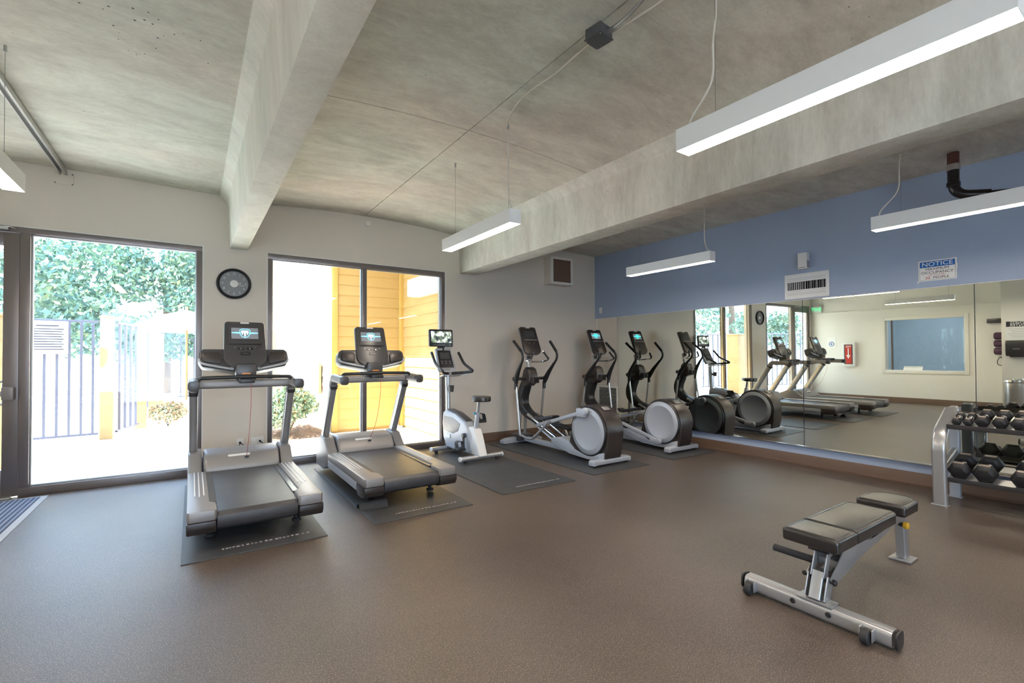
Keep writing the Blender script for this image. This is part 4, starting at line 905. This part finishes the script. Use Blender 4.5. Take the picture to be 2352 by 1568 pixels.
text('FITNESS', .075, M_SIGNW, fs, basis((.0055, 0, .178), (0, 1, 0), (0, 0, 1))); text('CENTER', .075, M_SIGNW, fs, basis((.0055, 0, .128), (0, 1, 0), (0, 0, 1)))
for k in range(6): MB().box(.004, .005, -.17, .17 - .03 * (k % 3), .06 - k * .035, .066 - k * .035).build('text_line', M_INKG, fs)
dp = thing('towel_dispenser', 'dark grey paper towel dispenser on the pier under the rules sign', 'dispenser', (-1.45, 2.18, 1.36))
MB().prism([(0, -.16), (.16, -.16), (.19, -.06), (.20, .10), (.17, .16), (0, .16)], 'y', -.16, .16).build('housing', M_GREY, dp, .02, 3)
MB().box(.19, .196, -.05, .05, -.02, -.008).build('badge', M_SILVER, dp); MB().box(.03, .15, -.10, .10, -.18, -.155).build('towel_slot', M_DARK, dp, .004)
tb = thing('waste_bin', 'round brushed steel waste bin standing at the pier', 'bin', (-1.22, 2.16, 0))
MB().lathe([(.19, .0), (.195, .01), (.195, .66), (.19, .665)], (0, 0, 0), 'z', 40).build('drum', M_STEEL, tb)
MB().lathe([(.20, .66), (.205, .68), (.20, .72), (.17, .735), (.11, .735), (.10, .70)], (0, 0, 0), 'z', 40).build('lid', M_CHROME, tb)

# ------------------------------------------------------------------ outside
structure('ground', MB().box(-30, 30, -30, 60, -.3, -.125), M_CONCRETE_OUT)
structure('patio', MB().box(-30, 30, BW + .02, 60, -.12, -.03), M_CONCRETE_OUT)
# neighbouring wing with lap siding
wing = structure('wall_outside', MB().box(2.12, 3.30, 8.93, 9.0, -.03, 5.2).box(3.44, 3.5, BW + .2, 8.93, -.03, 5.2).box(2.12, 2.2, 9.0, 19, -.03, 5.2), M_SIDING)
wing['label'] = 'neighbouring wing clad in mustard lap siding'
def lap(L_): 
    m_ = MB().prism([(0, 0), (0, -.022), (.20, -.006), (.205, 0)], 'x', 0, L_); return m_
def lap_mesh(L_):
    mb = MB(); mb.add([(0, -.024, 0), (L_, -.024, 0), (L_, -.006, .19), (0, -.006, .19), (0, 0, 0), (L_, 0, 0), (L_, 0, .19), (0, 0, .19)], [(0, 1, 2, 3), (4, 7, 6, 5), (0, 4, 5, 1), (3, 2, 6, 7), (0, 3, 7, 4), (1, 5, 6, 2)])
    me = mb.mesh('siding_board'); me.materials.append(M_SIDING); return me
la = lap_mesh(1.24); lb_ = lap_mesh(2.36); lc_sunlit = lap_mesh(6.0); lc_sunlit.materials.clear(); lc_sunlit.materials.append(M_SOFFIT_AND_SUNLIT)  # side-face boards in cream: sun glare put into the colour of the siding
for k in range(24):
    z = .02 + k * .19
    link('siding_board', la, wing, (2.14, 8.93, z))
    o = link('siding_board', lb_, wing, (3.44, 8.92, z)); o.rotation_euler = (0, 0, R(-90))
    if k < 22: o = link('siding_board', lc_sunlit, wing, (2.12, 15.0, z)); o.rotation_euler = (0, 0, R(-90))
MB().box(3.36, 3.47, 8.84, 8.96, 0, 4.6).build('corner_board', M_TRIMY, wing, .004)
MB().box(2.085, 2.19, 8.885, 8.935, 0, 4.6).build('corner_board', M_TRIMY, wing, .004)
MB().box(2.085, 2.12, 8.935, 9.02, 0, 4.6).build('corner_board', M_TRIMY, wing, .004)
MB().box(3.18, 3.44, BW + .25, 8.05, 2.42, 2.72).build('cream_beam', M_SOFFIT_AND_SUNLIT, wing, .02)
MB().box(1.7, 3.5, BW + .2, 9.3, 3.3, 3.45).build('shading_roof_slab', M_SOFFIT_AND_SUNLIT, wing)  # unseen overhang, made deep to keep daylight off the siding
wp = tag(MB().box(2.03, 2.075, 9.68, 10.46, .64, 1.24).build('wooden_board', M_WOODP, None, .005), 'pale wooden board fixed to the sunlit outside wall', 'board')
# fence
pk = MB()
n_ = 14
rg = []
for k in range(n_ + 1):
    a = R(90) * k; zz = .08 + 1.88 * k / n_; rg.append([(.024 * math.cos(a + R(45 + 90 * j)), .024 * math.sin(a + R(45 + 90 * j)), zz) for j in range(4)])
vs = [p for g in rg for p in g]; fcs = []
for k in range(n_): fcs += [(k * 4 + j, k * 4 + (j + 1) % 4, k * 4 + 4 + (j + 1) % 4, k * 4 + 4 + j) for j in range(4)]
pk.add(vs, fcs + [(3, 2, 1, 0), (n_ * 4, n_ * 4 + 1, n_ * 4 + 2, n_ * 4 + 3)])
pkm = pk.mesh('picket'); pkm.materials.append(M_IRON)
def fence(a, b_, label, n, grp='iron fences outside'):
    a = Vector((*a, 0)); b_ = Vector((*b_, 0)); d = b_ - a; L_ = d.length
    t = thing('iron_fence', label, 'fence', a, math.atan2(d.y, d.x), grp)
    for zz in (.06, 1.93): MB().box(0, L_, -.02, .02, zz, zz + .035).build('rail', M_IRON, t, .004, 1)
    for k in range(n): link('picket', pkm, t, (L_ * (k + .5) / n, 0, 0))
    return t
def post(x, y, label, h=2.05, w_=.085):
    t = thing('wooden_post', label, 'post', (x, y, -.03)); MB().box(-w_, w_, -w_, w_, 0, h).build('shaft', M_WOODP, t, .008); MB().box(-w_ - .012, w_ + .012, -w_ - .012, w_ + .012, h, h + .03).build('cap', M_WOODP, t, .006); return t
fence((-2.45, 10.30), (-1.30, 10.44), 'iron picket fence with notice board behind the left window', 8)
fence((-1.08, 10.56), (-.86, 11.55), 'iron picket gate between two pale wooden posts', 4)
fence((-.94, 12.2), (-.90, 17.5), 'iron picket fence running away from the second post', 22)
fence((-.4, 18.6), (3.5, 18.6), 'far iron picket fence under the cream umbrella', 22)
fence((-6.5, 8.4), (-2.6, 10.25), 'iron picket fence left of the notice board', 22)
post(-1.20, 10.50, 'nearest pale wooden gate post behind the left window')
post(-.83, 11.72, 'second pale wooden gate post, beside the dry shrub', 1.98)
post(-.74, 13.6, 'third pale wooden post along the receding fence', 1.95)
post(-.70, 15.2, 'farthest pale wooden post along the receding fence', 1.95)
post(-2.10, 8.62, 'wide pale wooden gate post seen through the glass door', 1.9, .20)
nb = thing('pool_notice_board', 'white notice board with lines of small print on the iron fence', 'sign', (-1.90, 10.29, 1.68), R(7))
MB().box(-.24, .24, -.015, 0, -.27, .25).build('board', M_SIGNW, nb, .004)
for k in range(9): MB().box(-.19, .19 - .02 * (k % 2), -.018, -.015, .115 - k * .04, .131 - k * .04).build('text_line', M_INK, nb)
MB().box(-.13, .13, -.018, -.015, .165, .185).build('heading_line', M_INK, nb)
um = thing('patio_umbrella', 'cream patio umbrella standing beyond the far fence', 'umbrella', (-.15, 17.0, 0))
n_ = 8; vs = [(0, 0, 2.75)]
for rr, zz in ((.55, 2.58), (1.25, 2.28), (1.25, 2.10)):
    vs += [(rr * math.cos(R(45 * k + 10)), rr * math.sin(R(45 * k + 10)), zz) for k in range(8)]
fcs = [(0, 1 + k, 1 + (k + 1) % 8) for k in range(8)]
for g in range(2): fcs += [(1 + g * 8 + k, 9 + g * 8 + k, 9 + g * 8 + (k + 1) % 8, 1 + g * 8 + (k + 1) % 8) for k in range(8)]
MB().add(vs, fcs).build('canopy', M_CANVAS, um, ang=10); MB().cyl((0, 0, 1.37), .03, 2.75, 'z', 12).build('pole', M_WOODP, um); MB().cyl((0, 0, 2.8), .035, .1, 'z', 10, .01).build('finial', M_WOODP, um); MB().cyl((0, 0, .03), .3, .12, 'z', 20, .02).build('foot', M_STONE, um)
# foliage
def leaves(name, mts, blobs, n, size, parent, seed=1):
    rnd = random.Random(seed); V_ = []; F_ = []; mi = []
    tot = sum(b[3] ** 2 for b in blobs)
    for (bx, by, bz, br) in blobs:
        kk = int(n * br * br / tot)
        for _ in range(kk):
            d = Vector((rnd.gauss(0, 1), rnd.gauss(0, 1), rnd.gauss(0, 1))).normalized(); rr = br * (rnd.random() ** .35)
            rr *= 1 + .35 * noise.noise(d * 2.3 + Vector((bx, by, bz)))
            c = Vector((bx, by, bz)) + Vector((d.x * rr, d.y * rr, d.z * rr * .8))
            if c.z < .0: continue
            a = Vector((rnd.gauss(0, 1), rnd.gauss(0, 1), rnd.gauss(0, 1))).normalized(); b_ = a.cross(Vector((rnd.random(), rnd.random(), rnd.random()))).normalized()
            s = size * rnd.uniform(.6, 1.3); o = len(V_)
            V_ += [tuple(c - a * s), tuple(c + b_ * s * .45), tuple(c + a * s), tuple(c - b_ * s * .45)]; F_.append((o, o + 1, o + 2, o + 3)); mi.append(rnd.choices(range(len(mts)), [4, 3, 1, 1][:len(mts)])[0])
    me = bpy.data.meshes.new(name); me.from_pydata(V_, [], F_)
    for m_ in mts: me.materials.append(m_)
    me.polygons.foreach_set('material_index', mi); return link(name, me, parent)
def tree(x, y, h, rad, label, seed, n=9000, mts=None):
    rnd = random.Random(seed); t = thing('tree', label, 'tree', (x, y, -.1), 0, 'trees beyond the fence')
    blobs = []
    for k in range(26):
        zz = h * rnd.uniform(.22, 1.0); q = rad * (1.25 - .75 * (zz / h)); a = rnd.uniform(0, 6.28)
        blobs.append((q * .7 * math.cos(a), q * .7 * math.sin(a), zz, rad * rnd.uniform(.14, .34)))
    MB().tube([(0, 0, -.03), (.1, 0, h * .4), (0, .1, h * .9)], [.22, .15, .05], 10).build('trunk', M_BARK, t)
    leaves('foliage', mts or [M_LEAF[0], M_LEAF[1], M_LEAF[2]], blobs, int(n * 1.6), .10, t, seed)
    return t
tree(-5.2, 18.0, 9.5, 3.4, 'tall leafy tree filling the left part of the window view', 11, 15000)
tree(-.9, 22.5, 8.0, 3.3, 'leafy tree behind the first gate post', 12, 14000)
tree(3.6, 26.5, 6.8, 2.9, 'leafy tree behind the cream umbrella', 13, 11000)
tree(-11.0, 14.0, 8.5, 3.2, 'leafy tree left of the fence seen past the glass door', 14, 9000)
tree(-9.0, 26.0, 10.0, 3.4, 'tall background tree behind the left trees', 15, 9000)
bs = thing('dry_shrub', 'low dry brown shrub beside the second gate post', 'shrub', (-.40, 11.75, -.03))
leaves('foliage', [M_LEAF[3], M_LEAF[2]], [(0, 0, .25, .26), (.15, 0, .30, .2), (-.14, .05, .28, .2)], 1800, .035, bs, 5)
for k in range(9): 
    a = k * .7; MB().tube([(0, 0, 0), (.2 * math.cos(a), .1 * math.sin(a), .42)], .006, 5).build('twig', M_BARK, bs)
bs = thing('green_shrub', 'green and yellow shrub against the outside wall beside the treadmill upright', 'shrub', (1.38, 8.95, .02))
leaves('foliage', [M_LEAF[0], M_LEAF[2], M_LEAF[3]], [(-.1, 0, .45, .38), (.2, .1, .5, .32), (-.35, 0, .35, .3), (.05, -.1, .7, .24)], 3800, .04, bs, 6)
for k in range(8):
    a = k * .8; MB().tube([(0, 0, 0), (.28 * math.cos(a), .2 * math.sin(a), .6)], .008, 5).build('twig', M_BARK, bs)
mb = MB(); gx, gy = 14, 14; vs = []; fcs = []
for i in range(gx + 1):
    for j in range(gy + 1):
        uu_, vv_ = i / gx, j / gy; e = min(1, 4 * min(uu_, 1 - uu_, vv_ , 1 - vv_) + 0)
        vs.append((.75 + 1.3 * uu_, 8.60 + .14 * (1 - uu_) * 0 + 3.0 * vv_, -.03 + e * (.08 + .10 * uu_) + .02 * noise.noise(Vector((i * .7, j * .7, 0)))))
for i in range(gx):
    for j in range(gy): a = i * (gy + 1) + j; fcs.append((a, a + gy + 1, a + gy + 2, a + 1))
tag(mb.add(vs, fcs).build('mulch_bed', M_MULCH), 'brown mulch bed at the foot of the outside wall', 'mulch', None, 'stuff')
rnd = random.Random(4)
stw = ['smallest', 'flat', 'round', 'tilted', 'broad', 'low', 'outer']
for k in range(7):
    x = -.85 + k * .20; y = 10.95 + .25 * math.sin(k * 1.7); s = .05 + .03 * ((k * 7) % 3)
    bm = bmesh.new(); bmesh.ops.create_icosphere(bm, subdivisions=2, radius=s)
    for v in bm.verts: v.co *= 1 + .3 * noise.noise(v.co * 12 + Vector((k, 0, 0))); v.co.z *= .55
    me = bpy.data.meshes.new('garden_stone'); bm.to_mesh(me); bm.free(); me.materials.append(M_STONE); me.shade_smooth()
    tag(link('garden_stone', me, None, (x, y, -.03 + s * .4)), '%s pale garden stone counted from the second gate post, below the dry shrub' % ('first', 'second', 'third', 'fourth', 'fifth', 'sixth', 'last')[k], 'stone', 'pale garden stones by the gate posts')
